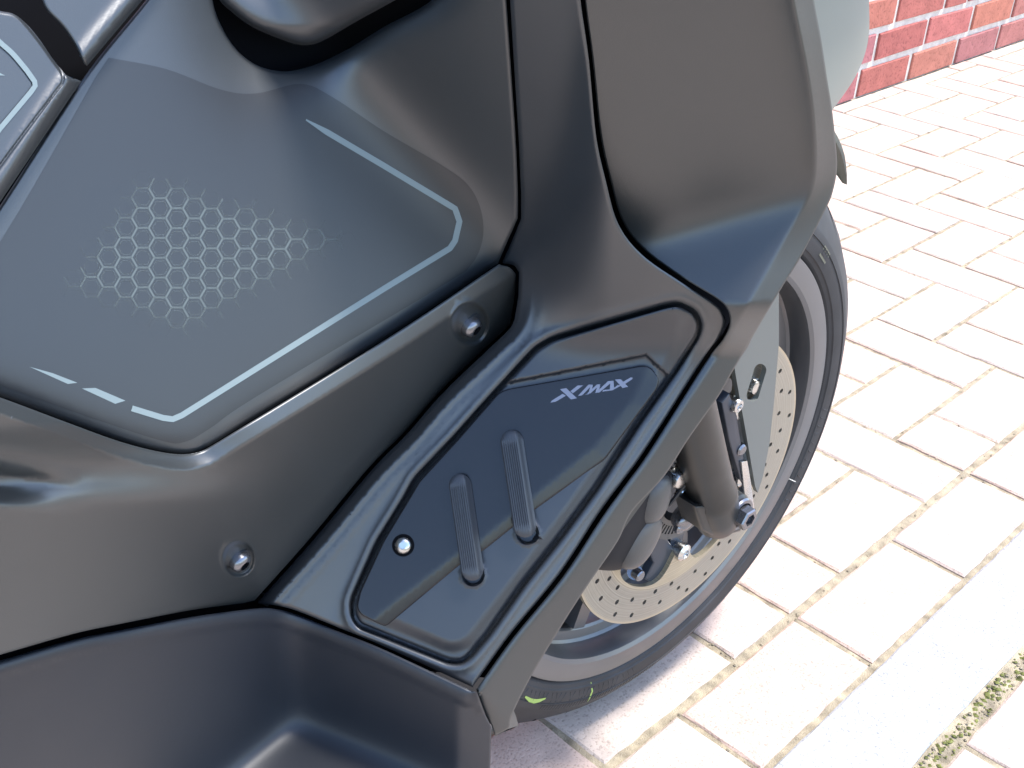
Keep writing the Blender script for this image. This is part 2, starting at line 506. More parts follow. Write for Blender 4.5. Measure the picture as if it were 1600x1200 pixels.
for j, (v0, v1) in enumerate(rows_below):
    for m_ in range(-14, 16):
        s = (j % 2) + .3; cells.append((2 * m_ + s, 2 * m_ + 2 + s, v0, v1))
def project(p):
    v = np.array(p) - CAM; z = v @ FWD
    if z < .05: return None
    return v @ RIGHT / z * FOC + 800, v @ DOWN / z * FOC + 600, z
ind, rest = [], []
for (a, b, c, d) in cells:
    x0, x1, y0, y1 = a * U, b * U, max(c * U, -.942), d * U
    if c == 0: y0 += .0035
    if y1 - y0 < .02: continue
    if x1 < -5.9 or x0 > 3.5: continue
    pr = project(((x0 + x1) / 2, (y0 + y1) / 2, 0))
    vis = pr is not None and -80 < pr[0] < 1720 and -120 < pr[1] < 1300 and not (pr[0] < 760)
    (ind if vis else rest).append((pr[2] if pr else 9, x0, x1, y0, y1))
ind.sort(); rest += ind[290:]; ind = ind[:290]
for _, x0, x1, y0, y1 in ind:
    o = link('paver', pmesh(x1 - x0, y1 - y0), pav)
    o.location = ((x0 + x1) / 2, (y0 + y1) / 2, random.uniform(-.0012, .0008))
    o.rotation_euler = (random.uniform(-.006, .006), random.uniform(-.005, .005), random.uniform(-.008, .008))
vs, fs = [], []
for _, x0, x1, y0, y1 in rest:
    g = .003; b = len(vs); z = random.uniform(-.001, .0005)
    for zz, i_ in ((-.02, 0), (z - .003, 0), (z, .003)):
        vs += [(x0 + g + i_, y0 + g + i_, zz), (x1 - g - i_, y0 + g + i_, zz), (x1 - g - i_, y1 - g - i_, zz), (x0 + g + i_, y1 - g - i_, zz)]
    for l in (0, 4):
        for i in range(4): fs.append([b + l + i, b + l + (i + 1) % 4, b + l + 4 + (i + 1) % 4, b + l + 4 + i])
    fs.append([b + 8, b + 9, b + 10, b + 11])
o = link('distant_pavers', mesh('distant_pavers', vs, fs), pav, M['paver']); o['kind'] = 'stuff'
# granite strip: long setts end to end
gm = paver_mesh(1.0, .093, 5); gm.materials.append(M['granite'])
for i in range(-5, 4):
    o = link('granite_slab', gm, pav); o.location = (i * 1.0 - .30, .1475, .0005)
# mossy gravel filling the gap beside the granite strip and crumbs in the joints
def crumbs(name, spots, m, s0, s1, parent):
    vs, fs = [], []
    for (x, y, z) in spots:
        s = random.uniform(s0, s1); b = len(vs)
        q = [(1, 0, 0), (-1, 0, 0), (0, 1, 0), (0, -1, 0), (0, 0, 1), (0, 0, -1)]
        for (i, j, k) in q:
            vs.append((x + i * s * random.uniform(.6, 1.3), y + j * s * random.uniform(.6, 1.3), z + k * s * random.uniform(.4, .8)))
        for f in ((0, 2, 4), (2, 1, 4), (1, 3, 4), (3, 0, 4), (2, 0, 5), (1, 2, 5), (3, 1, 5), (0, 3, 5)): fs.append([b + i for i in f])
    o = link(name, mesh(name, vs, fs), parent, m); o['kind'] = 'stuff'
    return o
crumbs('moss', [(random.uniform(-1.2, .6), random.uniform(.194, .211), random.uniform(-.006, -.001)) for _ in range(2600)], M['moss'], .001, .0035, pav)
crumbs('gap_gravel', [(random.uniform(-1.2, .6), random.uniform(.194, .212), random.uniform(-.006, -.001)) for _ in range(900)], M['sand'], .001, .003, pav)
sp_ = []
for _, x0, x1, y0, y1 in ind[:170]:
    for k in range(26):
        if random.random() < .5: sp_.append((random.uniform(x0, x1), y0 + random.gauss(0, .0018), random.uniform(-.004, -.0015)))
        else: sp_.append((x0 + random.gauss(0, .0018), random.uniform(y0, y1), random.uniform(-.004, -.0015)))
crumbs('joint_grit', sp_, M['sand'], .0007, .002, pav)

# ------------------------------------------------------------------ brick wall
WY = -.9415
wall = link('brick_wall', None, None); wall.location = (-2, WY, 0)
tag(wall, 'red brick wall with pale mortar joints behind the scooter', 'wall')
def boxv(x0, x1, y0, y1, z0, z1):
    return [(x0, y0, z0), (x1, y0, z0), (x1, y1, z0), (x0, y1, z0), (x0, y0, z1), (x1, y0, z1), (x1, y1, z1), (x0, y1, z1)]
BF = [[0, 3, 2, 1], [4, 5, 6, 7], [0, 1, 5, 4], [1, 2, 6, 5], [2, 3, 7, 6], [3, 0, 4, 7]]
o = link('mortar', mesh('mortar', boxv(-3, 3, -.22, -.0055, -.05, 1.85), BF), wall, M['mortar'])
def brick_mesh(L, H, seed):
    r = random.Random(seed); c = .004; D = .05
    def rg(l, h, y, j): return [(-l / 2 + r.uniform(-j, j), y, -h / 2 + r.uniform(-j, j)), (0, y, -h / 2 + r.uniform(-j, j)), (l / 2 + r.uniform(-j, j), y, -h / 2 + r.uniform(-j, j)), (l / 2 + r.uniform(-j, j), y, h / 2 + r.uniform(-j, j)), (0, y, h / 2 + r.uniform(-j, j)), (-l / 2 + r.uniform(-j, j), y, h / 2 + r.uniform(-j, j))]
    vs = rg(L, H, -D, 0) + rg(L, H, -c * .6, .0012) + rg(L - c, H - c, 0, .001)
    fs = []
    for l in (0, 6):
        for i in range(6): fs.append([l + i, l + 6 + i, l + 6 + (i + 1) % 6, l + (i + 1) % 6])
    fs.append([12, 13, 14, 15, 16, 17][::-1])
    me = mesh('brick', vs, fs); me.materials.append(M['brick']); return me
bms = {(.239, s): brick_mesh(.235, .0655, s) for s in range(4)}
bms.update({(.113, s): brick_mesh(.110, .0655, s + 9) for s in range(4)})
a_x = -1.891
starts = {0: .035, 1: .088, 2: .158, 3: .03, 4: .09}
svs, sfs = [], []
for row in range(22):
    z = .0345 + row * .0825 - .001
    st = starts.get(row, .03 + (row % 2) * .125)
    lens = []
    u = st - .2555 * 16
    while u < 3.9:
        L = .2555
        if row == 2 and abs(u - (.158 + .2555)) < .01: L = .13
        if u > -4.8 + 1.9:
            x = a_x - u - L / 2; hdr = L < .2
            if abs(x + 2) < 3 - .12:
                pr = project((x, WY, z))
                vis = pr is not None and 1180 < pr[0] < 1750 and -120 < pr[1] < 260
                if vis:
                    o = link('brick', bms[(.113 if hdr else .239, random.randint(0, 3))], wall)
                    o.location = (x + 2, random.uniform(-.0015, .001), z); o.rotation_euler = (0, random.uniform(-.008, .008), random.uniform(-.006, .006))
                else:
                    hl = (.113 if hdr else .239) / 2; b = len(svs)
                    svs += boxv(x + 2 - hl, x + 2 + hl, -.05, 0, z - .0345, z + .0345); sfs += [[b + i for i in f] for f in BF]
        u += L
o = link('distant_bricks', mesh('distant_bricks', svs, sfs), wall, M['brick']); o['kind'] = 'stuff'

# ------------------------------------------------------------------ scooter
SC = link('scooter', None); SC.location = (.3, -.07, 0)
tag(SC, 'matte black scooter with pale blue pinstripe, honeycomb print and ribbed foot plate', 'scooter')
class Root: pass
def under(o):     # keep world placement under the scooter's base
    o.parent = SC; o.matrix_parent_inverse = Matrix.Translation((-.3, .07, 0)); return o
def part(o):
    if isinstance(o, tuple): under(o[0]); return o
    return under(o)

qA = plane([(0, 0, -.0), (285, 707, .068), (777, 413, .055)])
qB = plane([(800, 380, .055), (800, 0, .1), (1240, 0, .2)])
qC = plane([(410, 940, .03), (745, 1075, .13), (1110, 480, .14)])
qD = plane([(285, 725, .082), (785, 440, .066), (397, 945, .035)])
def curve(*p): return spl(list(p))

# shared seam lines (drawn once, used by both neighbours)
seam1 = curve((785, -75), (791, 0), (800, 131), (806, 225), (809, 300), (809, 341)) + [(809, 341), (792, 379), (779, 409)]
cov_bottom = curve((-100, 585), (0, 619), (112, 661), (187, 688), (244, 703), (285, 708), (314, 703), (340, 689)) + curve((340, 689), (600, 530), (779, 411))
left_line = curve((280, -75), (228, 0), (133, 118), (0, 321), (-100, 470))
notch = spl([(705, -75), (680, -5), (600, 42), (545, 76), (500, 98), (465, 109), (435, 111), (402, 102), (372, 80), (348, 45), (332, 0), (326, -75)])

# --- tunnel cover
def q_cover(X, Y):
    q = smax(qA(X, Y), qB(X, Y), k=19)
    s, _ = sdist(notch, X, Y)
    s = np.abs(s)
    soft = 20 + 34 * ss(500, 360, X)
    q = off(q, -.011 * np.exp(-(s / soft)) * (1 - .35 * ss(520, 400, X)))
    # long soft swell in the lower left of the cover, tighter at the bottom lip
    sb, _ = sdist(cov_bottom, X, Y)
    q = off(q, -.0035 * np.exp(-(np.abs(sb) / 16)))
    return q
out = list(reversed(left_line))[0:1]
outline = list(reversed(left_line)) + [(326, -75)] + list(reversed(notch))[1:] + [(785, -75)] + seam1[1:] + list(reversed(cov_bottom))
cover, f_cover = part(panel('tunnel_cover', outline, q_cover, M['cover'], None, step=9, edge=7, thick=.012, curves=[([(478, 187), (600, 259), (711, 326), (718, 346), (711, 376), (703, 388), (600, 451)], (-9, -4, 0, 4, 9)), (cov_bottom, (-16, -26)), (notch, (16, 26, 36, -16, -26))]))

# pinstripe and honeycomb prints
film = spl([(-60, 470), (30, 330), (150, 120)], n=4) + curve((170, 90), (260, 108), (345, 140), (400, 146), (470, 131), (520, 152), (600, 205), (690, 258), (732, 290), (752, 330), (754, 375), (735, 415), (690, 447), (400, 620), (330, 668), (290, 690), (250, 688), (120, 645), (0, 602), (-60, 585))
def film_mesh():
    R = resample(film, 14)
    x0, y0 = R.min(0); x1, y1 = R.max(0)
    gx, gy = np.meshgrid(np.arange(x0, x1, 13), np.arange(y0, y1, 13)); G = np.c_[gx.ravel(), gy.ravel()]
    G = G[sdist(R, G[:, 0], G[:, 1], True) > 6]; V = np.vstack([R, G]); n0 = len(R)
    r = delaunay_2d_cdt([Vector(v) for v in V], [(i, (i + 1) % n0) for i in range(n0)], [list(range(n0))], 1, 1e-4)
    a = np.array([tuple(v) for v in r[0]])
    ok = lambda f: True
    X, Y = a[:, 0], a[:, 1]; full = f_cover
    p = P3(X, Y, off(full(X, Y), .00012)); h = 1.5
    N = np.cross(P3(X, Y + h, full(X, Y + h)) - P3(X, Y - h, full(X, Y - h)), P3(X + h, Y, full(X + h, Y)) - P3(X - h, Y, full(X - h, Y)))
    N /= np.linalg.norm(N, axis=1)[:, None]; N[np.einsum('ij,ij->i', N, CAM - p) < 0] *= -1
    return oriented('decal_film', p, r[2], N)
M['film'] = mat('clear_grey_decal_film', (.016, .0175, .0195), .40, spec=.6, noise=(14, .02))
deco = link('decal_film', film_mesh(), None, M['film'])
def child(o, par):
    o.parent = par; o.matrix_parent_inverse = Matrix.Translation((-.3, .07, 0)) if par.parent is SC else Matrix.Identity(4); return o
# all sub-parts are modelled in world space, so they need the inverse of their parent's placement only
def sub(o, par):
    if isinstance(o, tuple): o = o[0]
    o.parent = par; o.matrix_parent_inverse = Matrix.Identity(4); return o
sub(deco, cover)
sub(ribbon('pinstripe', [(478, 187), (600, 259), (711, 326), (718, 346), (711, 376), (703, 388), (600, 451), (284, 649), (270, 655), (255, 653), (206, 638)], 9.2, f_cover, .00035, M['stripe'], None, taper=lambda t: min(1, .25 + t * 18)), cover)
sub(polyprint('pinstripe', [[(46, 573), (82, 583), (121, 598), (106, 600)], [(128, 607), (149, 606), (196, 626), (180, 631)]], f_cover, .0002, M['stripe'], None), cover)
# honeycomb: many tiny cells
def honeycomb():
    m = bpy.data.materials.new('honeycomb_print'); m.use_nodes = True; t = m.node_tree; b = t.nodes['Principled BSDF']
    b.inputs['Roughness'].default_value = .36
    at = t.nodes.new('ShaderNodeAttribute'); at.attribute_name = 'ink'
    mx = t.nodes.new('ShaderNodeMix'); mx.data_type = 'RGBA'
    mx.inputs[6].default_value = (.026, .028, .034, 1); mx.inputs[7].default_value = (.085, .098, .092, 1)
    mx.inputs[0].default_value = 1; t.links.new(mx.outputs[2], b.inputs['Base Color'])
    al = t.nodes.new('ShaderNodeMath'); al.operation = 'MULTIPLY'; al.inputs[1].default_value = 1.
    t.links.new(at.outputs['Fac'], al.inputs[0]); t.links.new(al.outputs[0], b.inputs['Alpha'])
    dia = [(225, 262), (560, 368), (470, 425), (290, 525), (90, 450)]
    D = resample(dia, 20); vs2, fs, ink = [], [], []
    def bar(p0, p1, wd, k):
        d = np.array(p1) - p0; d = d / np.linalg.norm(d); n = np.array([-d[1], d[0]]) * wd / 2
        b_ = len(vs2)
        for c in (p0 + n, p1 + n, p1 - n, p0 - n): vs2.append(c)
        mid = (np.array(p0) + p1) / 2
        dd = float(sdist(D, np.array([mid[0]]), np.array([mid[1]]), True)[0])
        fade = np.clip((dd + 6) / 42, 0, 1)
        fs.append([b_, b_ + 1, b_ + 2, b_ + 3]); ink.extend([k * fade] * 4)
    for i in range(-1, 20):
        for j in range(-1, 12):
            cx = 90 + i * 26.7; cy = 262 + j * 31 + (i % 2) * 15.5 + (i * .25)
            dd = float(sdist(D, np.array([cx]), np.array([cy]), True)[0])
            if dd < -6: continue
            v = [np.array([cx + 17.6 * math.cos(math.radians(60 * a)), cy + 17.6 * math.sin(math.radians(60 * a))]) for a in range(6)]
            u_ = [np.array([cx + 12.2 * math.cos(math.radians(60 * a)), cy + 12.2 * math.sin(math.radians(60 * a))]) for a in range(6)]
            for a in range(6):
                if a in (0, 1, 2): bar(v[a], v[(a + 1) % 6], 3.0, .95 if a != 1 else .75)
                bar(u_[a], u_[(a + 1) % 6], 1.6, .42)
    A = np.array(vs2); p = P3(A[:, 0], A[:, 1], off(f_cover(A[:, 0], A[:, 1]), .0002))
    HN = None
    h = 1.5; X, Y = A[:, 0], A[:, 1]; full = f_cover
    N = np.cross(P3(X, Y + h, full(X, Y + h)) - P3(X, Y - h, full(X, Y - h)), P3(X + h, Y, full(X + h, Y)) - P3(X - h, Y, full(X - h, Y)))
    N /= np.linalg.norm(N, axis=1)[:, None]; N[np.einsum('ij,ij->i', N, CAM - p) < 0] *= -1
    me = oriented('honeycomb_print', p, fs, N)
    ca = me.attributes.new('ink', 'FLOAT', 'POINT'); ca.data.foreach_set('value', np.array(ink, dtype=np.float32))
    me.materials.append(m)
    return link('honeycomb_print', me)
sub(honeycomb(), cover)

# --- lower side cover with bolts
low_top = [(x - .5 if x < 300 else x + .5, y + 1.6) for x, y in cov_bottom]
low_right = curve((781, 414), (796, 418), (806, 428)) + curve((806, 428), (804, 462), (799, 497)) + curve((799, 497), (792, 512), (762, 540), (688, 611), (632, 675), (576, 731), (487, 838), (398, 938))
low_bot = curve((398, 940), (300, 953), (187, 975), (112, 991), (0, 1023), (-100, 1050))
crease_up = curve((-120, 800), (0, 790), (150, 779), (300, 773), (400, 777), (480, 795))
crease_low = curve((150, 956), (200, 944), (300, 928), (372, 913), (400, 896), (425, 862), (475, 808), (540, 736), (600, 676), (676, 599), (746, 532), (778, 494), (786, 440), (784, 400))
scoop = curve((-100, 700), (0, 716), (60, 727), (110, 738))
def recess(q, X, Y, cx, cy, rx, ry, depth, ang=0.):
    c, s = math.cos(ang), math.sin(ang)
    u = ((X - cx) * c + (Y - cy) * s) / rx; v = (-(X - cx) * s + (Y - cy) * c) / ry
    r = np.sqrt(u * u + v * v)
    return off(q, -depth * (1 - ss(.82, 1.08, r)) + .0006 * np.exp(-((r - 1.1) / .10) ** 2))
def q_lower(X, Y):
    q = qD(X, Y)
    st, _ = sdist(low_top, X, Y); st = np.abs(st)
    q = off(q, -.0100 * sp(1 - st / 25, .04))
    s1, _ = sdist(crease_up, X, Y)           # negative above (travel to +x, y down -> + below)
    fade = ss(470, 180, X)
    q = off(q, -1.15 * PX * sp(-s1, 6) * fade * ss(130, 20, -s1))
    s3, _ = sdist(scoop, X, Y)
    q = off(q, (.0048 * np.exp(-(s3 / 13) ** 2) - .0055 * ss(6, 26, s3) * ss(75, 40, s3)) * ss(150, -10, X))
    s2, par = sdist(crease_low, X, Y)
    q = off(q, -.40 * PX * sp(s2, 2.2) * ss(0, 170, par) * ss(405, 430, Y))
    q = recess(q, X, Y, 735, 506, 28, 32, .0045)
    q = recess(q, X, Y, 373, 873, 24, 27, .004)
    return q
outline = low_top + low_right[1:] + low_bot[1:]
lower, f_lower = part(panel('lower_side_cover', outline, q_lower, M['lower'], None, step=8, edge=5, thick=.012,
    curves=[(crease_low, (-6, -2, 0, 2, 6)), (crease_up, (-8, 0, 8)), (scoop, (-12, 0, 12, 24)), (spl([(735 + 27 * math.cos(a), 506 + 31 * math.sin(a)) for a in np.linspace(0, 6.28, 13)]), (-6, -3, 0, 3, 6)), (spl([(373 + 23 * math.cos(a), 873 + 25 * math.sin(a)) for a in np.linspace(0, 6.28, 13)]), (-5, -2.5, 0, 2.5, 5)), (low_top, (20, 27, 34) if False else (-20, -27, 20, 27))]))

def frame_at(px, py, qf):
    h = 2.
    X, Y = np.array([px]), np.array([py])
    p = P3(X, Y, qf(X, Y))[0]
    a = P3(X + h, Y, qf(X + h, Y))[0] - P3(X - h, Y, qf(X - h, Y))[0]; b = P3(X, Y + h, qf(X, Y + h))[0] - P3(X, Y - h, qf(X, Y - h))[0]
    n = np.cross(b, a); n /= np.linalg.norm(n)
    if n @ (CAM - p) < 0: n = -n
    a /= np.linalg.norm(a); b = np.cross(n, a)
    return p, a, b, n

def lathe(name, prof, origin, axis, mat_, segs=32, auto=35, xax=None):
    """revolve (r, h) pairs about axis at origin"""
    axis = np.array(axis) / np.linalg.norm(axis)
    a = np.cross(axis, [0, 0, 1.] if abs(axis[2]) < .9 else [1., 0, 0]) if xax is None else np.array(xax)
    a /= np.linalg.norm(a); b = np.cross(axis, a)
    bm = bmesh.new(); ringv = []
    for r, h in prof:
        if r < 1e-6: ringv.append([bm.verts.new(tuple(origin + axis * h))]); continue
        ringv.append([bm.verts.new(tuple(origin + axis * h + r * (math.cos(t) * a + math.sin(t) * b))) for t in np.linspace(0, 2 * math.pi, segs, endpoint=False)])
    for A, B in zip(ringv[:-1], ringv[1:]):
        for i in range(segs):
            j = (i + 1) % segs
            if len(A) == 1 and len(B) == 1: continue
            if len(A) == 1: bm.faces.new((A[0], B[i], B[j]))
            elif len(B) == 1: bm.faces.new((A[i], A[j], B[0]))
            else: bm.faces.new((A[i], A[j], B[j], B[i]))
    bmesh.ops.recalc_face_normals(bm, faces=bm.faces)
    return bmobj(name, bm, mat_, None, auto=auto)

def button_bolt(px, py, qf, r, par, m=None):
    p, a, b, n = frame_at(px, py, qf)
    rr = r * PX; p = p + n * .0022
    o = lathe('bolt', [(0, -.006), (rr, -.006), (rr, .0008), (rr * .96, rr * .28), (rr * .8, rr * .5), (rr * .55, rr * .62), (rr * .47, rr * .64)], p, n, m or M['bolt'], 28, 50)
    sub(o, par)
    so_ = lathe('socket', [(rr * .47, rr * .63), (rr * .40, rr * .30), (0, rr * .28)], p, n, M['hole'], 6, 20); sub(so_, o)
    return o
button_bolt(732, 507, q_lower, 18.5, lower)
button_bolt(371, 873, q_lower, 17, lower)
# washers behind the bolts
for (px, py, r) in ((735, 506, 22), (373, 873, 19)):
    p, a, b, n = frame_at(px, py, q_lower)
    sub(lathe('washer', [(r * PX * .6, .0), (r * PX, .0), (r * PX, .0009), (r * PX * .6, .0009)], p, n, M['plastic'], 32), lower)

# --- leg shield inner panel with foot well frame
seam2_in = curve((902, -75), (907, 0), (920, 94), (931, 210), (946, 281), (966, 350), (1003, 398), (1064, 441), (1117, 475), (1131, 492), (1133, 508), (1122, 529), (1100, 558), (1037, 658), (999, 716), (974, 750), (935, 803), (873, 898), (798, 990), (742, 1068))
frame_left = [(782, 408)] + curve((785, 411), (803, 415), (811, 426)) + curve((810, 462), (804, 499)) + curve((804, 499), (796, 514), (766, 543), (692, 614), (637, 677), (581, 734), (492, 841), (403, 940))
bottom_seam = curve((403, 943), (432, 946), (463, 954), (530, 981), (600, 1010), (739, 1074))
tray_out = roundc([(776, 609), (837, 543), (862, 529), (1040, 478), (1062, 474), (1086, 486), (1095, 506), (1090, 526), (1056, 580), (1000, 659), (931, 766), (875, 842), (819, 913), (762, 994), (735, 1026), (722, 1036), (702, 1036), (560, 979), (550, 962), (550, 938), (590, 847), (630, 782), (649, 747), (709, 684)], 9, 4)
bandline = frame_left[3:]
def q_shield0(X, Y):
    return smax(qB(X, Y), qC(X, Y) + .001 * sp(545 - Y, 14) * ss(760, 960, X), k=30)
fl_line = curve((811, 380), (811, 430), (806, 499), (766, 543), (692, 614), (637, 677), (581, 734), (492, 841), (403, 940), (340, 1015))
def q_shield(X, Y):
    q = q_shield0(X, Y)
    s, par = sdist(fl_line, X, Y); s = np.abs(s)
    on = ss(440, 560, Y)
    hump = .0055 * ss(-6, 20, s) * (1 - ss(8, 116, s) * .9)
    q = off(q, hump * on + .0007 * np.exp(-((s - 19) / 5) ** 2) * on + .0005 * np.exp(-((s - 35) / 6) ** 2) * on)
    d = sdist(tray_out, X, Y, True)
    q = off(q, -.007 * ss(-3.5, .5, d) + .0016 * np.exp(-((d + 9) / 8) ** 2))
    return q
outline = seam1_r = [(793, -75), (797, 0), (805, 131), (811, 225), (814, 300), (814, 342), (798, 381), (786, 407)] + frame_left[1:] + bottom_seam + list(reversed(seam2_in))
shield, f_shield = part(panel('leg_shield', outline, q_shield, M['plastic'], None, step=8, edge=7, thick=.012, fine=4,
    cons=[(True, grow(tray_out, 3.8)), (True, grow(tray_out, 1.6)), (True, grow(tray_out, -.8)), (False, shift(fl_line, -7)), (False, shift(fl_line, -14)), (False, shift(fl_line, -21))],
    curves=[(tray_out + tray_out[:1], (-22, -14, -8, 7)), (fl_line, (-28, -35, -42))]))

# --- side fairing: wing and its outer edge
ridge = curve((1230, -75), (1240, 0), (1252, 60), (1262, 112), (1270, 170), (1274, 225), (1274, 262), (1270, 288), (1258, 318), (1225, 375), (1184, 447), (1148, 510), (1116, 565), (1047, 670), (1012, 723), (985, 760), (947, 815), (884, 908), (808, 1001), (752, 1080))
seam2_out = curve((909, -75), (914, 0), (926, 94), (938, 209), (953, 279), (973, 346), (1009, 392), (1067, 434), (1122, 468), (1138, 487), (1140, 508), (1129, 531), (1106, 561), (1043, 661), (1005, 720), (980, 754), (941, 808), (879, 902), (803, 995), (744, 1077))
sil = curve((1261, -75), (1272, 0), (1283, 60), (1292, 120), (1300, 170), (1306, 225), (1308, 262), (1302, 297), (1291, 325), (1251, 402), (1217, 457), (1150, 571), (1124, 617), (1077, 684), (1037, 745), (987, 800), (965, 846), (916, 918), (875, 982), (830, 1057), (800, 1117), (796, 1135), (789, 1142))
qC4 = plane_q([(1270, 290, 1.825), (1000, 400, 1.77), (1137, 500, 1.825)])
qB4 = plane_q([(910, 0, 2.20), (950, 262, 1.90), (1270, 290, 1.835)])
def q_wing(X, Y):
    qc = qC4(X, Y)
    q = smax(qB4(X, Y), qc, k=50)
    low = ss(470, 560, Y)
    q = q * (1 - low) + off(qC(X, Y), .001) * low
    s, _ = sdist(ridge, X, Y)      # travel downwards: + is on the left (x smaller)
    s = -s                          # + outside (towards silhouette)
    q = off(q, .008 * np.exp(-np.abs(s) / 45) * ss(420, 200, Y))
    q = off(q, -.52 * PX * 2.0 * sp(s, 1.6))
    return q
outline = seam2_out + [(757, 1112), (768, 1134), (773, 1150), (789, 1142)] + list(reversed(sil))
wing, f_wing = part(panel('side_fairing', outline, q_wing, M['fairing'], None, step=9, edge=3, thick=.03,
    cons=[(False, ridge), (False, [(x - 3, y - 1.5) for x, y in ridge]), (False, [(x + 3, y + 1.5) for x, y in ridge])], curves=[(ridge, (-12, 7))]))

# --- floorboard
fb_top = curve((-100, 1062), (0, 1032), (112, 1000), (187, 985), (300, 964), (397, 951), (432, 952), (463, 960), (530, 987), (600, 1015), (736, 1079))
qE = plane([(0, 1035, .064), (430, 955, .042), (200, 1240, .052)])
qF = plane([(463, 962, .047), (738, 1082, .139), (600, 1290, .060)])
qF = plane_dir((463, 962, .044), (738, 1082, .137), (.03, 0, 1))
qG = plane_n(455, 1152, .047, (.05, .05, .99))
qH = plane_n(717, 1104, .133, (.12, .99, .05))
side_ridge = [(741, 1070), (717, 1103), (713, 1200), (708, 1330)]
def q_floor(X, Y):
    qe = qE(X, Y)
    q = smax(qe, qF(X, Y), k=38)
    q = smax(q, qG(X, Y), k=45)
    st, _ = sdist(fb_top, X, Y); st = np.abs(st)
    q = off(q, .0042 * ss(30, 2, st) - .0075 * sp(1 - st / 20, .1))
    s, _ = sdist(side_ridge, X, Y); s = -s
    q = off(q, -1.15 * PX * sp(s, 2.5))
    return q
outline = fb_top + [(745, 1082), (757, 1114), (768, 1136), (766, 1200), (762, 1330), (-100, 1330)]
floor_, f_floor = part(panel('floorboard', outline, q_floor, M['floor'], None, step=9, edge=4, thick=.02, curves=[(side_ridge, (-8, -3, 0, 3, 8)), (fb_top, (-20, -28, 20, 28, 12))]))

# --- rear side covers at the upper left
qT = lambda X, Y: off(qA(X, Y), .012)
tail_r = [(x - 2, y - 1) for x, y in left_line]
up_out = [(40, -75)] + curve((60, -20), (72, 14), (98, 42), (116, 68), (131, 99)) + [(136, 103), (226, -4), (275, -75)]
def q_tail(X, Y):
    q = qT(X, Y)
    s, _ = sdist(left_line, X, Y); s = np.abs(s)
    q = off(q, -.003 * np.exp(-(s / 12)) + .0018 * np.exp(-((s - 20) / 14) ** 2))
    return q
part(panel('seat_side_cover', up_out, q_tail, M['cover'], None, step=8, edge=6, thick=.012))
lo_out = curve((-100, -5), (-30, 8), (0, 17), (22, 22), (42, 38), (62, 62), (84, 94), (102, 116)) + curve((102, 116), (112, 122), (120, 124), (127, 127)) [1:] + curve((127, 127), (0, 316), (-100, 465))[1:]
groove = curve((28, 22), (60, 62), (88, 100), (98, 118), (97, 130), (88, 142), (40, 205), (0, 259), (-100, 395))
def q_tail2(X, Y):
    q = q_tail(X, Y)
    s, _ = sdist(groove, X, Y)
    q = off(q, -.0009 * np.exp(-(s / 2.2) ** 2))
    return q
rear, f_rear = part(panel('rear_side_cover', lo_out, q_tail2, M['cover'], None, step=7, edge=6, thick=.012, curves=[(groove, (-4, -2, 0, 2, 4))]))
sub(ribbon('pinstripe', curve((-30, 38), (0, 66), (20, 84), (42, 110)) + [(54, 127), (55, 134), (48, 144), (0, 201), (-40, 255)], 8, f_rear, .0005, M['stripe'], None), rear)
sub(polyprint('pinstripe', [[(-20, 108), (0, 114), (8, 118), (-20, 118)]], f_rear, .0002, M['stripe'], None), rear)

# --- storage box / column cover overhead
box_low = curve((318, -75), (338, -8), (366, 22), (398, 44), (440, 62), (468, 70), (490, 69), (512, 60), (560, 32), (625, -4), (720, -60))
def q_box(X, Y):
    q = off(smax(qA(X, Y), qB(X, Y), k=26), .006)
    s, _ = sdist(box_low, X, Y); s = np.abs(s)
    return off(q, -.010 * np.exp(-s / 10) - .25 * PX * np.clip((40 - Y), 0, 200))
part(panel('column_cover', box_low + [(720, -76)], q_box, M['plastic'], None, step=7, edge=5, thick=.03))

# --- inner bodywork behind the seams, near-black to carry the shade of the gaps
def q_back(X, Y):
    q = smax(qA(X, Y), qB(X, Y), qC(X, Y), k=20)
    return off(q, -.016)
o_back = [(-95, -70), (1215, -70), (1240, 20), (1262, 240), (1258, 300), (1130, 500), (745, 1060), (715, 1095), (700, 1320), (-95, 1320)]
def q_shell(X, Y):
    sl, _ = sdist(fl_line, X, Y); left = ss(-30, 10, sl) * ss(380, 440, Y)
    q = smax(smin(qA(X, Y), qD(X, Y)), smin(qB(X, Y), qB4(X, Y)), qC(X, Y), k=24)
    return off(q * (1 - left) + smin(qA(X, Y), qD(X, Y)) * left, -.026 - .012 * ss(1000, 1200, X))
part(panel('inner_body', [(-95, -70), (1215, -70), (1235, 20), (1255, 240), (1250, 300), (1150, 505), (1020, 720), (782, 1062), (600, 1040), (430, 985), (300, 1000), (-95, 1085)], q_shell, M['hole'], None, step=30, edge=0, thick=.06, fine=20))
part(panel('under_floor', [(-95, 1045), (400, 965), (725, 1100), (700, 1320), (-95, 1320)], lambda X, Y: off(q_floor(X, Y), -.035), M['hole'], None, step=30, edge=0, thick=.06, fine=20))
# --- front cowl flank beyond the leg shield
cowl = curve((1357, -75), (1358, 0), (1358, 50), (1351, 86), (1336, 121), (1314, 154), (1296, 178)) + [(1240, 190), (1225, -75)]
qS = plane_n(1300, 60, .13, (-.25, .93, .1))
def q_cowl(X, Y):
    s, _ = sdist(curve((1357, -75), (1358, 50), (1336, 121), (1296, 178)), X, Y); s = np.abs(s)
    return off(qS(X, Y), -.012 * np.exp(-s / 14))
part(panel('front_cowl', cowl, q_cowl, M['sage'], None, step=8, edge=6, thick=.03))

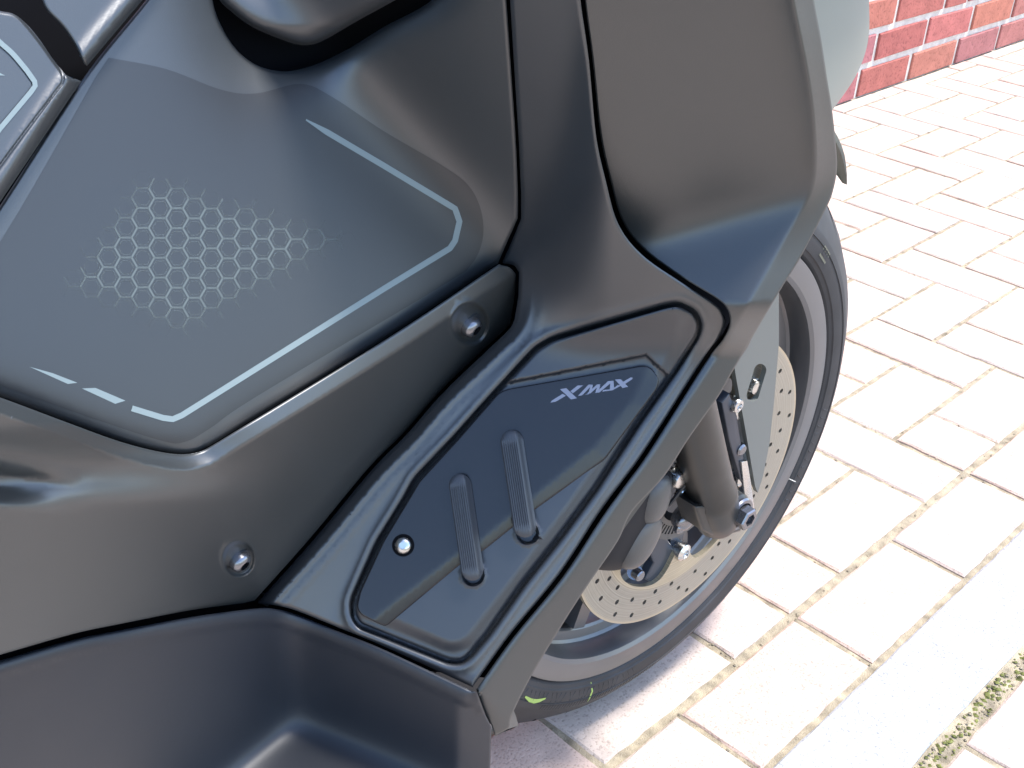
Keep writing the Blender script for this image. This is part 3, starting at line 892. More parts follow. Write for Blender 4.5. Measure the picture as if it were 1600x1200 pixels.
# ------------------------------------------------------------------ foot tray accessory
tray_shape = roundc([(780, 611), (840, 547), (864, 533), (1041, 482), (1061, 479), (1082, 490), (1090, 507), (1086, 524), (1052, 577), (996, 656), (927, 763), (871, 839), (815, 910), (758, 991), (732, 1022), (721, 1031), (703, 1031), (563, 974), (555, 960), (555, 939), (594, 850), (634, 785), (653, 750), (712, 688)], 9, 4)
inner_step = [(640, 940), (720, 994), (800, 890), (880, 782), (960, 668), (1030, 560), (1046, 528), (1030, 500)]
plate_shape = roundc([(779, 614), (792, 608), (1005, 571), (1018, 575), (1030, 593), (1027, 607), (945, 718), (832, 799), (757, 859), (720, 881), (603, 979), (590, 974), (563, 960), (557, 948), (562, 925), (598, 847), (636, 784), (655, 752), (714, 688)], 6, 4)
plate_br = [(1010, 560), (1030, 593), (1028, 607), (945, 718), (832, 799), (757, 859), (720, 881), (603, 979)]
step_poly = roundc([(520, 930), (560, 820), (640, 720), (750, 580), (850, 505), (1040, 450), (1056, 495), (1046, 545), (985, 640), (880, 790), (800, 897), (724, 995), (705, 1000), (600, 955)], 10, 4)
def q_foot(X, Y):
    return qC(X, Y) + .001 * sp(545 - Y, 14) * ss(760, 960, X)
def q_tray(X, Y):
    q = off(q_foot(X, Y), -.0004)
    d = sdist(step_poly, X, Y, True)
    q = off(q, .0030 * ss(-24, 0, d))           # raised centre, sloping skirt
    st_, _ = sdist([(700, 700), (776, 606), (1008, 560), (1042, 592), (1034, 640)], X, Y)
    q = off(q, .0036 * ss(0, 9, -st_) * ss(640, 585, Y) * ss(765, 800, X))
    for (cx, cy) in ((822, 833), (737, 898)):         # sockets at the lower grip ends
        q = recess(q, X, Y, cx + 2, cy, 17, 17, .006)
    return q
foot_tray, f_tray = part(panel('foot_tray', tray_shape, q_tray, M['tray'], None, step=7, edge=6, thick=.004,
    cons=[(True, step_poly), (False, [(776, 606), (1008, 560), (1042, 592)]), (False, [(775, 601.5), (1009.5, 555), (1045, 588.5)]), (False, [(774, 597), (1011, 549.5), (1048, 585.5)])], curves=[(step_poly + step_poly[:1], (8, 16, 26, -10, -18, -26)), (spl([(824 + 17 * math.cos(a), 833 + 17 * math.sin(a)) for a in np.linspace(0, 6.28, 13)]), (-4, -1.5, 1.5, 4)), (spl([(739 + 17 * math.cos(a), 898 + 17 * math.sin(a)) for a in np.linspace(0, 6.28, 13)]), (-4, -1.5, 1.5, 4))]))
bev_in = [(1016, 560), (1012, 572), (987, 625), (927, 698), (822, 784), (747, 846), (712, 866), (592, 960), (584, 968)]
def q_plate(X, Y):
    q = off(q_foot(X, Y), .0052)
    s, _ = sdist(bev_in, X, Y)
    q = off(q, -.31 * PX * sp(-s, 1.2))
    return q
plate, f_plate = part(panel('foot_plate', plate_shape, q_plate, M['plate'], None, step=7, edge=2.5, thick=.004, cons=[(False, bev_in[1:-1])]))
# lettering
def L(*p): return [(840 + x / 7.27, 560 + y / 7.27) for x, y in p]
polyprint_o = polyprint('lettering', [
    L((255, 350), (325, 338), (447, 452), (380, 466)), L((145, 502), (160, 480), (285, 402), (322, 425), (205, 492)),
    L((372, 372), (455, 308), (517, 306), (400, 396)),
    L((458, 426), (578, 298), (624, 298), (505, 420)), L((575, 400), (606, 300), (628, 300), (618, 350), (580, 408), (530, 412)) , L((560, 400), (675, 296), (712, 294), (600, 398)),
    L((655, 392), (684, 296), (712, 294), (702, 345), (672, 392), (622, 394)), L((660, 390), (800, 258), (862, 254), (700, 388)),
    L((820, 352), (828, 260), (862, 254), (868, 330), (905, 320), (850, 362), (735, 378), (745, 358)),
    L((878, 240), (945, 236), (1028, 322), (965, 337)), L((850, 352), (912, 300), (945, 310), (850, 362)), L((955, 275), (1060, 214), (1080, 220), (1074, 236), (985, 296)),
], q_plate, .00025, M['logo'], None)
sub(polyprint_o, plate)
# grips: ribbed rubber strips
def grip(p0, p1, wpx):
    p0, p1 = np.array(p0, float), np.array(p1, float); d = (p1 - p0); Ln = np.linalg.norm(d); d /= Ln; n = np.array([-d[1], d[0]])
    R = wpx / 2
    oc = [p0 + R * (math.cos(a) * n * 1 - math.sin(a) * d) for a in np.linspace(0, math.pi, 10)] + [p1 + R * (-math.cos(a) * n + math.sin(a) * d) for a in np.linspace(0, math.pi, 10)]
    def qg(X, Y):
        q = off(qC(X, Y), .0104)
        u = (X - p0[0]) * n[0] + (Y - p0[1]) * n[1]
        t = (X - p0[0]) * d[0] + (Y - p0[1]) * d[1]
        uu = -u                                   # + towards the right-hand side
        ribs = .00028 * np.sin(uu * 2 * math.pi / 3.3) * ss(R * .5, R * .36, uu) * ss(-R * .98, -R * .8, uu) * ss(-R * .3, R * .3, t) * ss(Ln + R * .35, Ln - R * .3, t)
        q = off(q, ribs)
        q = off(q, -.0036 * ss(R * .36, R * 1.0, uu))
        return q
    lines = []
    for k in np.arange(-R + 1, R - 1, .82):
        lines.append(([tuple(p0 - n * k - d * 2), tuple(p1 - n * k + d * 2)], (0,)))
    g, fg = panel('grip_strip', [tuple(c) for c in oc], qg, M['rubber'], None, step=30, edge=2.5, thick=.007, fine=3, rings=[1.2], cons=[(False, l[0]) for l in lines])
    return sub(g, plate)
grip((800, 690), (820, 822), 36)
grip((719, 758), (738, 890), 35)
# screw
p, a, b, n = frame_at(630, 852, q_plate)
scr = sub(lathe('screw', [(0, -.001), (.0043, -.001), (.0043, .0006), (.0040, .0015), (.0028, .0024), (.0018, .0027), (.0016, .0017), (0, .0017)], p, n, M['steel'], 28, 60), plate)
wsh = sub(lathe('washer', [(.0042, 0), (.0056, 0), (.0056, .0005), (.0042, .0005)], p, n, M['hole'], 28), plate)

# ------------------------------------------------------------------ front wheel
WC = np.array([.02032859, -.07057808, .27600379]); WN = np.array([.06398799, .99779737, -.01749112])
D0 = np.array([0, 0, 1.]) - WN * WN[2]; D0 /= np.linalg.norm(D0); D1 = np.cross(WN, D0)
def ring(r, w_, deg):
    a = math.radians(deg); return WC + WN * w_ + r * (math.cos(a) * D0 + math.sin(a) * D1)
def onw(px, py, w_):
    r = ray(px, py); c = WC + WN * w_; return CAM + r * (((c - CAM) @ WN) / (r @ WN))
def polw(px, py, w_):
    v = onw(px, py, w_) - WC - WN * w_; return np.linalg.norm(v), math.degrees(math.atan2(v @ D1, v @ D0))
FW = bpy.data.objects.new('front_wheel', None); COL.objects.link(FW); FW.location = WC
under(FW); FW.matrix_parent_inverse = Matrix.Translation((-.3, .07, 0))
def wsub(o):
    o.parent = FW; o.matrix_parent_inverse = Matrix.Translation(-Vector(WC)); return o
def rev(name, prof, m, segs=128, auto=30):
    return lathe(name, [(r, w_) for r, w_ in prof], WC, WN, m, segs, auto, xax=D0)
typ = [(.196, -.040), (.2055, -.0425), (.213, -.047), (.222, -.0485), (.232, -.046), (.250, -.037), (.265, -.022), (.273, -.008), (.2755, 0), (.273, .008), (.265, .022), (.250, .0365), (.2345, .0455), (.2325, .0468), (.222, .0488), (.2135, .0478), (.2125, .0466), (.2095, .0455), (.2068, .0425), (.200, .040)]
ty = wsub(rev('tyre', typ, M['tyre'], 160, 24))
rimp = [(.2035, .0405), (.2058, .0440), (.2052, .0462), (.2035, .0468), (.1880, .0462), (.1845, .0440), (.1835, .0405), (.1830, .0225), (.1810, .0200), (.1735, .0180), (.1715, .0160), (.1708, -.002), (.1690, -.006), (.1620, -.008), (.1600, -.012), (.160, -.030), (.18, -.035), (.2035, -.046), (.2058, -.043), (.198, -.036), (.198, .036), (.2035, .0405)]
rm = wsub(rev('rim', rimp, M['rim'], 160, 28))
# spokes of the rim
bm = bmesh.new()
for k in range(5):
    a0 = 180 + 36 + 72 * k
    for sgn in (-1, 1):
        ra = [(.035, sgn * 14, .026), (.09, sgn * 10, .018), (.13, sgn * 9, .015), (.168, sgn * 12, .014)]
        prev = None
        for r, da, hw in ra:
            c = math.degrees(hw * .55 / r)
            q4 = [ring(r, .030 - .09 * (r - .035) * .6, a0 + da - c), ring(r, .030 - .09 * (r - .035) * .6, a0 + da + c), ring(r, -.012, a0 + da + c * 1.2), ring(r, -.012, a0 + da - c * 1.2)]
            vv = [bm.verts.new(tuple(x)) for x in q4]
            if prev:
                for i in range(4): bm.faces.new((prev[i], prev[(i + 1) % 4], vv[(i + 1) % 4], vv[i]))
            prev = vv
bmesh.ops.recalc_face_normals(bm, faces=bm.faces)
wsub(bmobj('rim_spokes', bm, M['rim'], None, auto=30))
wsub(lathe('hub', [(0, -.05), (.038, -.05), (.038, .02), (.045, .035), (.045, .052), (.030, .056), (.030, .062), (0, .062)], WC, WN, M['carrier'], 48, 30, xax=D0))
# tread grooves: sipes as thin flat strips, groove shade put into their colour
def sipe(deg, w0, w1, ddeg, wid=.0022):
    n = 10; vs = []; tp = sorted([(w_, r) for r, w_ in typ[4:13]])
    ws_, rs_ = [t[0] for t in tp], [t[1] for t in tp]
    for i in range(n + 1):
        t = i / n; w_ = w0 + (w1 - w0) * t; r = np.interp(w_, ws_, rs_) + .0004
        a = deg + ddeg * t; h = math.degrees(wid * math.sin(math.pi * (.08 + .84 * t)) / r)
        vs += [ring(r, w_, a - h), ring(r, w_, a + h)]
    return vs, [[2 * i, 2 * i + 1, 2 * i + 3, 2 * i + 2] for i in range(n)]
vs, fs = [], []
for k in range(36):
    for (w0, w1, dd, o_) in ((.036, .010, 9, 0), (.020, -.004, 8, 5), (-.036, -.010, 9, 0), (-.02, .002, 8, 5)):
        v_, f_ = sipe(k * 10 + o_, w0, w1, dd); b_ = len(vs); vs += v_; fs += [[b_ + i for i in f] for f in f_]
o = link('tread_grooves', mesh('tread_grooves', vs, fs, True), None, M['hole']); wsub(o)
# sidewall: raised line, fine ribs, crayon marks, maker's tag
o = rev('sidewall_line', [(.2262, .0482), (.2266, .0489), (.2270, .0482)], M['tyre'], 128); wsub(o)
def side_w(r):
    tp = sorted([(r_, w_) for r_, w_ in typ[11:]]); return float(np.interp(r, [t[0] for t in tp], [t[1] for t in tp]))
vs, fs = [], []
def srib(r0, r1, deg, dd, h=.0006, wd=.0009):
    b_ = len(vs)
    for r, a in ((r0, deg), (r1, deg + dd)):
        c = math.degrees(wd / r); w_ = side_w(r)
        vs.extend([ring(r, w_ + .0001, a - c), ring(r, w_ + h, a), ring(r, w_ + .0001, a + c)])
    fs.extend([[b_, b_ + 1, b_ + 4, b_ + 3], [b_ + 1, b_ + 2, b_ + 5, b_ + 4]])
for k in range(26): srib(.2155, .2245, 176 - k * 1.1 * 1.6, random.choice((-.8, 0, .8)))
for k in range(40): srib(.2285, .2335, 205 + k * 1.0 - 60, 0)
for k in range(12): srib(.2155, .2245, -95 - k * 2.4, random.choice((-.8, .8)))
o = link('sidewall_ribs', mesh('sidewall_ribs', vs, fs), None, M['tyre']); wsub(o); o['kind'] = 'stuff'
def swprint(name, pts, wid, m):
    P = [onw(px, py, .049) for px, py in pts]; vs, fs = [], []
    PL = []
    for px, py in pts:
        r, a = polw(px, py, .047)
        if px > 1200: r, a = polw(px, py, .047)
        PL.append((r, a))
    for i, (r, a) in enumerate(PL):
        t = i / (len(PL) - 1); w2 = wid * math.sin(math.pi * (.12 + .76 * t)); c = math.degrees(w2 / r)
        w_ = side_w(r) + .0005
        vs += [ring(r - (w2 if abs(PL[0][0] - PL[-1][0]) < .006 else 0), w_, a - (0 if abs(PL[0][0] - PL[-1][0]) < .006 else c)), ring(r + (w2 if abs(PL[0][0] - PL[-1][0]) < .006 else 0), w_, a + (0 if abs(PL[0][0] - PL[-1][0]) < .006 else c))]
    for i in range(len(PL) - 1): fs.append([2 * i, 2 * i + 1, 2 * i + 3, 2 * i + 2])
    o = link(name, mesh(name, vs, fs), None, m); return wsub(o)
swprint('crayon_mark', [(818, 1086), (826, 1092), (834, 1094), (842, 1092), (850, 1089)], .0022, M['crayon'])
swprint('crayon_mark', [(924, 1066), (923, 1078), (920, 1090), (919, 1097)], .0012, M['crayon'])
swprint('chalk_line', [(1228, 747), (1240, 751), (1252, 755)], .0005, M['mortar'])
vs = [ring(r, side_w(r) + .0004, a) for r, a in ((.2185, -47.0), (.2185, -42.6), (.2285, -42.8), (.2285, -46.8))]
o = wsub(link('sidewall_tag', mesh('sidewall_tag', vs, [[0, 1, 2, 3]]), None, M['tagpr']))
vs, fs = [], []
for i, (r0, r1, a0, a1) in enumerate(((.220, .2275, -46.3, -45.9), (.220, .2275, -45.2, -44.8), (.2255, .2265, -45.2, -43.4), (.2205, .2215, -44.6, -43.4), (.220, .2275, -43.8, -43.4))):
    b_ = len(vs); vs += [ring(r, side_w(r) + .0006, a) for r, a in ((r0, a0), (r0, a1), (r1, a1), (r1, a0))]; fs.append([b_, b_ + 1, b_ + 2, b_ + 3])
wsub(link('sidewall_tag', mesh('sidewall_tag', vs, fs), None, M['tyre']))

# brake disc with drilled holes and scalloped inner edge
def disc():
    rad_o = .1335; pts = []; edges = []; holes = []
    def loop(P):
        b_ = len(pts); pts.extend(P); n = len(P); edges.extend([(b_ + i, b_ + (i + 1) % n) for i in range(n)])
    loop([(rad_o * math.cos(t), rad_o * math.sin(t)) for t in np.linspace(0, 2 * math.pi, 180, endpoint=False)])
    inn = []
    for t in np.linspace(0, 2 * math.pi, 180, endpoint=False):
        ph = ((math.degrees(t) - 180) % 72 + 36) % 72 - 36          # 0 at a bolt
        r = .098 - .035 * (1 / (1 + (abs(ph) / 9.5) ** 4))
        inn.append((r * math.cos(t), r * math.sin(t)))
    loop(inn)
    base = []
    # measured rows: three radii, the pattern repeats every ~24 degrees
    for k in range(15):
        a = k * 24 + 6.2
        base += [(.1045, a), (.1045, a + 12 * .97), (.115, a + 5.5 - 0), (.115, a + 17.5), (.1255, a + 0.), (.1255, a + 12.5), (.1195, a + 20)]
    meas = [(.1211, -51.4), (.1158, -62.9), (.1256, -68.2), (.1104, -74.9), (.1254, -80.8), (.1149, -86.2), (.1041, -91.7), (.1188, -97.6), (.1046, -103.3), (.1146, -109.1), (.1244, -115.1), (.1089, -120.4), (.1241, -126.5), (.1041, -137.4), (.1047, -148.9), (.1182, -143.4), (.1137, -154.9), (.1097, -166.5), (.1256, -160.4), (.1039, 176.5), (.1151, -177.4), (.1256, -171.7), (.1048, 164.9), (.1137, 159.4), (.1198, 171.2), (.1101, 148.7), (.1253, 154.0), (.1154, 138.2), (.1257, 142.2), (.1048, 131.3), (.1053, 120.4), (.1159, 114.6), (.1206, 125.7)]
    unseen = [(r, a) for r, a in base if 0 < ((a + 50) % 360) < 155]
    for r, a in meas + unseen:
        t0 = math.radians(a); cx, cy = r * math.cos(t0), r * math.sin(t0)
        if any((cx - hx) ** 2 + (cy - hy) ** 2 < .0058 ** 2 for hx, hy in holes): continue
        holes.append((cx, cy)); loop([(cx + .0024 * math.cos(t), cy + .0024 * math.sin(t)) for t in np.linspace(0, 2 * math.pi, 12, endpoint=False)])
    r = delaunay_2d_cdt([Vector(p) for p in pts], edges, [], 0, 1e-6)
    V2 = [tuple(v) for v in r[0]]; F = []
    for f in r[2]:
        c = np.mean([V2[i] for i in f], axis=0); rr = math.hypot(*c); t = math.atan2(c[1], c[0])
        ph = ((math.degrees(t) - 180) % 72 + 36) % 72 - 36
        if rr > rad_o or rr < .098 - .035 * (1 / (1 + (abs(ph) / 9.5) ** 4)) - .0002: continue
        if any((c[0] - hx) ** 2 + (c[1] - hy) ** 2 < .0023 ** 2 for hx, hy in holes): continue
        F.append(list(f))
    bm = bmesh.new()
    def P(v, w_): return tuple(WC + WN * w_ + v[0] * D0 + v[1] * D1)
    top = [bm.verts.new(P(v, .0680)) for v in V2]; bot = [bm.verts.new(P(v, .0635)) for v in V2]
    from collections import Counter
    c_ = Counter()
    for f in F:
        bm.faces.new([top[i] for i in f]); bm.faces.new([bot[i] for i in reversed(f)])
        for i in range(len(f)): c_[(f[i], f[(i + 1) % len(f)])] += 1
    for (a, b) in c_:
        if (b, a) not in c_: bm.faces.new((top[b], top[a], bot[a], bot[b]))
    bmesh.ops.recalc_face_normals(bm, faces=bm.faces)
    return bmobj('brake_disc', bm, M['disc'])
wsub(disc())
for k in range(5):
    ang = 180 + 72 * k
    c = ring(.0705, .0, ang)
    wsub(lathe('disc_bolt', [(0, .060), (.0075, .060), (.0085, .0685), (.0080, .0715), (.0050, .0735), (.0035, .0735), (.0030, .0720), (0, .0720)], c, WN, M['steel'], 24, 30))
    # carrier arm under each bolt
bm = bmesh.new()
for k in range(5):
    a0 = 180 + 72 * k; prev = None
    for r, hw in ((.03, .016), (.05, .013), (.066, .010), (.080, .008)):
        c = math.degrees(hw / r)
        vv = [bm.verts.new(tuple(x)) for x in (ring(r, .0615, a0 - c * .8), ring(r, .0615, a0 + c * .8), ring(r, .035, a0 + c), ring(r, .035, a0 - c))]
        if prev:
            for i in range(4): bm.faces.new((prev[i], prev[(i + 1) % 4], vv[(i + 1) % 4], vv[i]))
        prev = vv
    bm.faces.new(prev)
bmesh.ops.recalc_face_normals(bm, faces=bm.faces)
wsub(bmobj('disc_carrier', bm, M['carrier'], None, auto=30))
# wheel speed ring with slots
def abs_ring():
    bm = bmesh.new(); n = 60
    for k in range(n):
        a0, a1 = k * 360 / n, (k + .5) * 360 / n; a2 = (k + 1) * 360 / n
        def slab(a, b_, r0, r1):
            v = [bm.verts.new(tuple(ring(r, w_, t))) for w_ in (.0665, .0650) for r, t in ((r0, a), (r0, b_), (r1, b_), (r1, a))]
            for f in ((0, 1, 2, 3), (7, 6, 5, 4), (0, 4, 5, 1), (1, 5, 6, 2), (2, 6, 7, 3), (3, 7, 4, 0)): bm.faces.new([v[i] for i in f])
        slab(a0, a1, .0400, .0480); slab(a0, a2, .0480, .0530); slab(a0, a2, .0360, .0400)
    bmesh.ops.remove_doubles(bm, verts=bm.verts, dist=1e-6); bmesh.ops.recalc_face_normals(bm, faces=bm.faces)
    return bmobj('speed_sensor_ring', bm, M['caliper'])
wsub(abs_ring())

# ------------------------------------------------------------------ fork, brake, mudguard
def tube(name, pts, r, m, segs=16, taper=None):
    P = [np.array(p, float) for p in pts]; bm = bmesh.new(); prev = None; up = np.array([0, 0, 1.])
    for i, p in enumerate(P):
        t = P[min(i + 1, len(P) - 1)] - P[max(i - 1, 0)]; t /= np.linalg.norm(t)
        a = np.cross(t, up if abs(t[2]) < .95 else [1., 0, 0]); a /= np.linalg.norm(a); b = np.cross(t, a)
        rr = r if taper is None else taper[i]
        vv = [bm.verts.new(tuple(p + rr * (math.cos(s) * a + math.sin(s) * b))) for s in np.linspace(0, 2 * math.pi, segs, endpoint=False)]
        if prev:
            for k in range(segs): bm.faces.new((prev[k], prev[(k + 1) % segs], vv[(k + 1) % segs], vv[k]))
        else: bm.faces.new(vv)
        prev = vv
    bm.faces.new(prev[::-1]); bmesh.ops.recalc_face_normals(bm, faces=bm.faces)
    return bmobj(name, bm, m, None, auto=40)
def prism(name, px_pts, w_, t, m, bev=.0015, smooth=None):
    """solid plate parallel to the wheel, front face at lateral offset w_"""
    P = [onw(x, y, w_) for x, y in px_pts]; bm = bmesh.new()
    f = [bm.verts.new(tuple(p)) for p in P]; g = [bm.verts.new(tuple(p - WN * t)) for p in P]; n = len(P)
    top = bm.faces.new(f); bm.faces.new(g[::-1])
    for i in range(n): bm.faces.new((f[i], g[i], g[(i + 1) % n], f[(i + 1) % n]))
    bmesh.ops.recalc_face_normals(bm, faces=bm.faces)
    if bev: bmesh.ops.bevel(bm, geom=list(top.edges), offset=bev, segments=3, affect='EDGES', profile=.5, clamp_overlap=True)
    return bmobj(name, bm, m, None, auto=50)
RK = np.array([.44, 0, .9]) / np.linalg.norm([.44, 0, .9])
AX = WC + WN * .101
FB = AX + np.array([.012, 0, .0])
fork = tube('fork_leg', [FB + RK * s + WN * .0 for s in (-.026, -.024, -.015, .0, .018, .026, .030, .06, .12, .2, .32)], .0, M['fork'], 36,
            taper=[.008, .0125, .0175, .0195, .0205, .0208, .0196, .0194, .0194, .0194, .0194])
under(fork)
fork2 = tube('fork_leg', [WC - WN * .09 + RK * s for s in (-.026, 0, .03, .12, .32)], .019, M['fork'], 24); under(fork2)
# axle holder boss and hex bolt
sub_ = lambda o, par: sub(o, par)
sub_(lathe('axle_boss', [(0, -.02), (.0155, -.02), (.0155, .012), (.0135, .0145), (0, .0145)], AX, WN, M['fork'], 32, 35), fork)
ab = sub_(lathe('axle_bolt', [(0, .0145), (.0140, .0145), (.0146, .0165), (.0136, .0182), (.0110, .0185)], AX, WN, M['bolt'], 32, 35), fork)
hx = lathe('axle_bolt', [(.0098, .0175), (.0098, .0255), (.0088, .0268), (.0056, .0268), (.0054, .0225), (0, .0225)], AX, WN, M['bolt'], 6, 15); sub_(hx, fork)
ax2 = lathe('axle', [(0, -.09), (.008, -.09), (.008, .08), (0, .08)], WC, WN, M['bolt'], 20); under(ax2)
sub_(prism('axle_clamp', [(1086, 792), (1128, 788), (1168, 806), (1158, 832), (1122, 842), (1098, 830)], .112, .022, M['fork'], .003), fork)
# mudguard stay: pale triangular plate with an oblong hole
def stay():
    outl = [(1132, 470), (1150, 440), (1217, 440), (1217, 470), (1217, 538), (1214, 575), (1210, 622), (1203, 690), (1192, 745), (1184, 770), (1180, 760), (1168, 690), (1152, 600), (1140, 530)]
    # slot: oblong
    c0, c1, R = np.array([1188, 578.]), np.array([1176, 618.]), 9.5
    d = (c1 - c0) / np.linalg.norm(c1 - c0); n = np.array([-d[1], d[0]])
    slot = [c0 + R * (math.cos(a) * n - math.sin(a) * d) for a in np.linspace(0, math.pi, 9)] + [c1 + R * (-math.cos(a) * n + math.sin(a) * d) for a in np.linspace(0, math.pi, 9)]
    pts = [np.array(p, float) for p in outl] + slot; n0, n1 = len(outl), len(slot)
    ed = [(i, (i + 1) % n0) for i in range(n0)] + [(n0 + i, n0 + (i + 1) % n1) for i in range(n1)]
    r = delaunay_2d_cdt([Vector(p) for p in pts], ed, [], 0, 1e-6); V2 = np.array([tuple(v) for v in r[0]])
    F = []
    for f in r[2]:
        c = V2[list(f)].mean(0)
        if sdist(np.array(outl, float), c[:1], c[1:], True)[0] > 0 and sdist(np.array(slot), c[:1], c[1:], True)[0] < 0: F.append(list(f))
    bm = bmesh.new(); W1 = .0765
    f_ = [bm.verts.new(tuple(onw(v[0], v[1], W1))) for v in V2]; g_ = [bm.verts.new(tuple(onw(v[0], v[1], W1) - WN * .0045)) for v in V2]
    cnt = {}
    for f in F:
        bm.faces.new([f_[i] for i in f]); bm.faces.new([g_[i] for i in reversed(f)])
        for i in range(len(f)): cnt[(f[i], f[(i + 1) % len(f)])] = 1
    for a, b in cnt:
        if (b, a) not in cnt: bm.faces.new((f_[b], f_[a], g_[a], g_[b]))
    bmesh.ops.recalc_face_normals(bm, faces=bm.faces)
    # stretch upwards so it carries on behind the fairing to the mudguard
    return bmobj('mudguard_stay', bm, M['stay'], None)
st = under(stay())
c = onw(1180, 604, .072)
sub_(lathe('stay_bolt', [(0, -.010), (.0070, -.010), (.0070, .0), (.0062, .0022), (.0035, .003), (0, .003)], c, WN, M['steel'], 24, 35), st)
sub_(lathe('stay_bolt', [(0, -.006), (.0065, -.006), (.0065, .002), (.0055, .004), (.003, .0045), (.0026, .003), (0, .003)], onw(1149, 632, .074), WN, M['steel'], 24, 35), st)
for (px, py) in ((1158, 702),):
    sub_(lathe('stay_bolt', [(0, -.006), (.0055, -.006), (.0055, .001), (.004, .0025), (0, .0028)], onw(px, py, .074), WN, M['bolt'], 24, 35), st)
# tab with bright clip beside the fork
tb = under(prism('fork_tab', [(1128, 630), (1140, 615), (1152, 650), (1163, 720), (1172, 760), (1166, 780), (1155, 740), (1140, 690)], .074, .006, M['carrier'], .001))
sub_(prism('bright_tab', [(1159, 722), (1168, 720), (1174, 755), (1180, 800), (1172, 806), (1164, 770)], .0765, .002, M['steel'], .0005), tb)
# caliper: rounded casting in two lobes with pin and bolts
def blob(name, c, rad, m, axes, sq=2.6):
    bm = bmesh.new(); bmesh.ops.create_icosphere(bm, subdivisions=4, radius=1)
    for v in bm.verts:
        x, y, z = v.co; k = (abs(x) ** sq + abs(y) ** sq + abs(z) ** sq) ** (-1 / sq)
        p = np.array([x, y, z]) * k * rad
        v.co = Vector(c + axes[0] * p[0] + axes[1] * p[1] + axes[2] * p[2])
    return bmobj(name, bm, m, None, smooth=True)
def ax_for(deg):
    a = math.radians(deg); u = math.cos(a) * D0 + math.sin(a) * D1; v = np.cross(WN, u); return (u, v, WN)
cal = under(blob('brake_caliper', onw(972, 800, .085), np.array([.046, .034, .020]), M['dark'], ax_for(150), 3.2))
sub_(blob('caliper_lobe', onw(997, 842, .098), np.array([.0250, .0165, .012]), M['caliper'], ax_for(150), 2.4), cal)
sub_(blob('caliper_lobe', onw(1018, 778, .098), np.array([.0215, .0150, .012]), M['caliper'], ax_for(168), 2.4), cal)
sub_(tube('caliper_pin', [onw(990, 893, .074), onw(992, 894, .088)], .0062, M['bolt'], 20), cal)
sub_(lathe('caliper_pin', [(0, 0), (.0046, 0), (.0046, .006), (.0038, .007), (0, .007)], onw(992, 894, .088), WN, M['bolt'], 20, 30), cal)
sub_(lathe('caliper_bolt', [(0, 0), (.0085, 0), (.0085, .004), (.0065, .0075), (0, .0085)], onw(1054, 744, .092), WN, M['steel'], 24, 40), cal)
sub_(lathe('caliper_bolt', [(0, 0), (.0075, 0), (.0075, .003), (.0055, .0055), (0, .006)], onw(1064, 766, .086), WN, M['steel'], 24, 40), cal)
sub_(lathe('caliper_bolt', [(0, 0), (.0105, 0), (.0105, .010), (.0085, .0125), (0, .0135)], onw(1084, 694, .088), WN, M['bolt'], 6, 20), cal)
sub_(tube('spring_clip', [onw(1045, 790, .094), onw(1068, 760, .097), onw(1088, 735, .097), onw(1104, 715, .094)], .0016, M['hose'], 8), cal)
sub_(tube('brake_hose', [onw(1078, 640, .083), onw(1072, 680, .086), onw(1070, 710, .09), onw(1060, 735, .09), onw(1040, 765, .09)], .0036, M['hose'], 12), cal)
sub_(tube('sensor_cable', [onw(1098, 660, .081), onw(1088, 700, .083), onw(1082, 740, .083), onw(1086, 775, .08), onw(1082, 800, .08)], .0023, M['hose'], 10), cal)
sen = under(blob('speed_sensor', onw(1070, 806, .078), np.array([.0125, .0095, .008]), M['bolt'], ax_for(120), 3))
sub_(blob('green_dot', onw(1073, 802, .0865), np.array([.0028, .0018, .001]), M['green'], ax_for(120), 2), sen)
sub_(lathe('sensor_bolt', [(0, 0), (.005, 0), (.005, .004), (.0035, .0055), (0, .006)], onw(1058, 822, .078), WN, M['bolt'], 20, 30), sen)
# bracket arms between fork and caliper
under(prism('caliper_bracket', [(1010, 850), (1040, 838), (1062, 868), (1046, 900), (1022, 914), (1008, 905), (1022, 880)], .064, .008, M['carrier'], .0015))

# mudguard: pointed shell over the front of the wheel
bm = bmesh.new(); rows = []
for i in range(34):
    a = -54 + i * (100 / 33); t = min(1, (a + 54) / 60)
    hw = .004 + .058 * t ** .8; R = .3115 + .012 * t; row = []
    for j in range(13):
        s = -1 + 2 * j / 12; w_ = s * hw
        if a < -22: w_ = min(w_, .001 + .0011 * (a + 54))
        row.append(bm.verts.new(tuple(ring(R - .030 * t * abs(s) ** 3.2, w_ - .002, a))))
    rows.append(row)
for A, B in zip(rows[:-1], rows[1:]):
    for j in range(12): bm.faces.new((A[j], A[j + 1], B[j + 1], B[j]))
bmesh.ops.solidify(bm, geom=bm.faces[:], thickness=.0025)
bmesh.ops.recalc_face_normals(bm, faces=bm.faces)
under(bmobj('mudguard', bm, M['sage'], None, auto=50))  # pale colour stands in for sky light on the tip

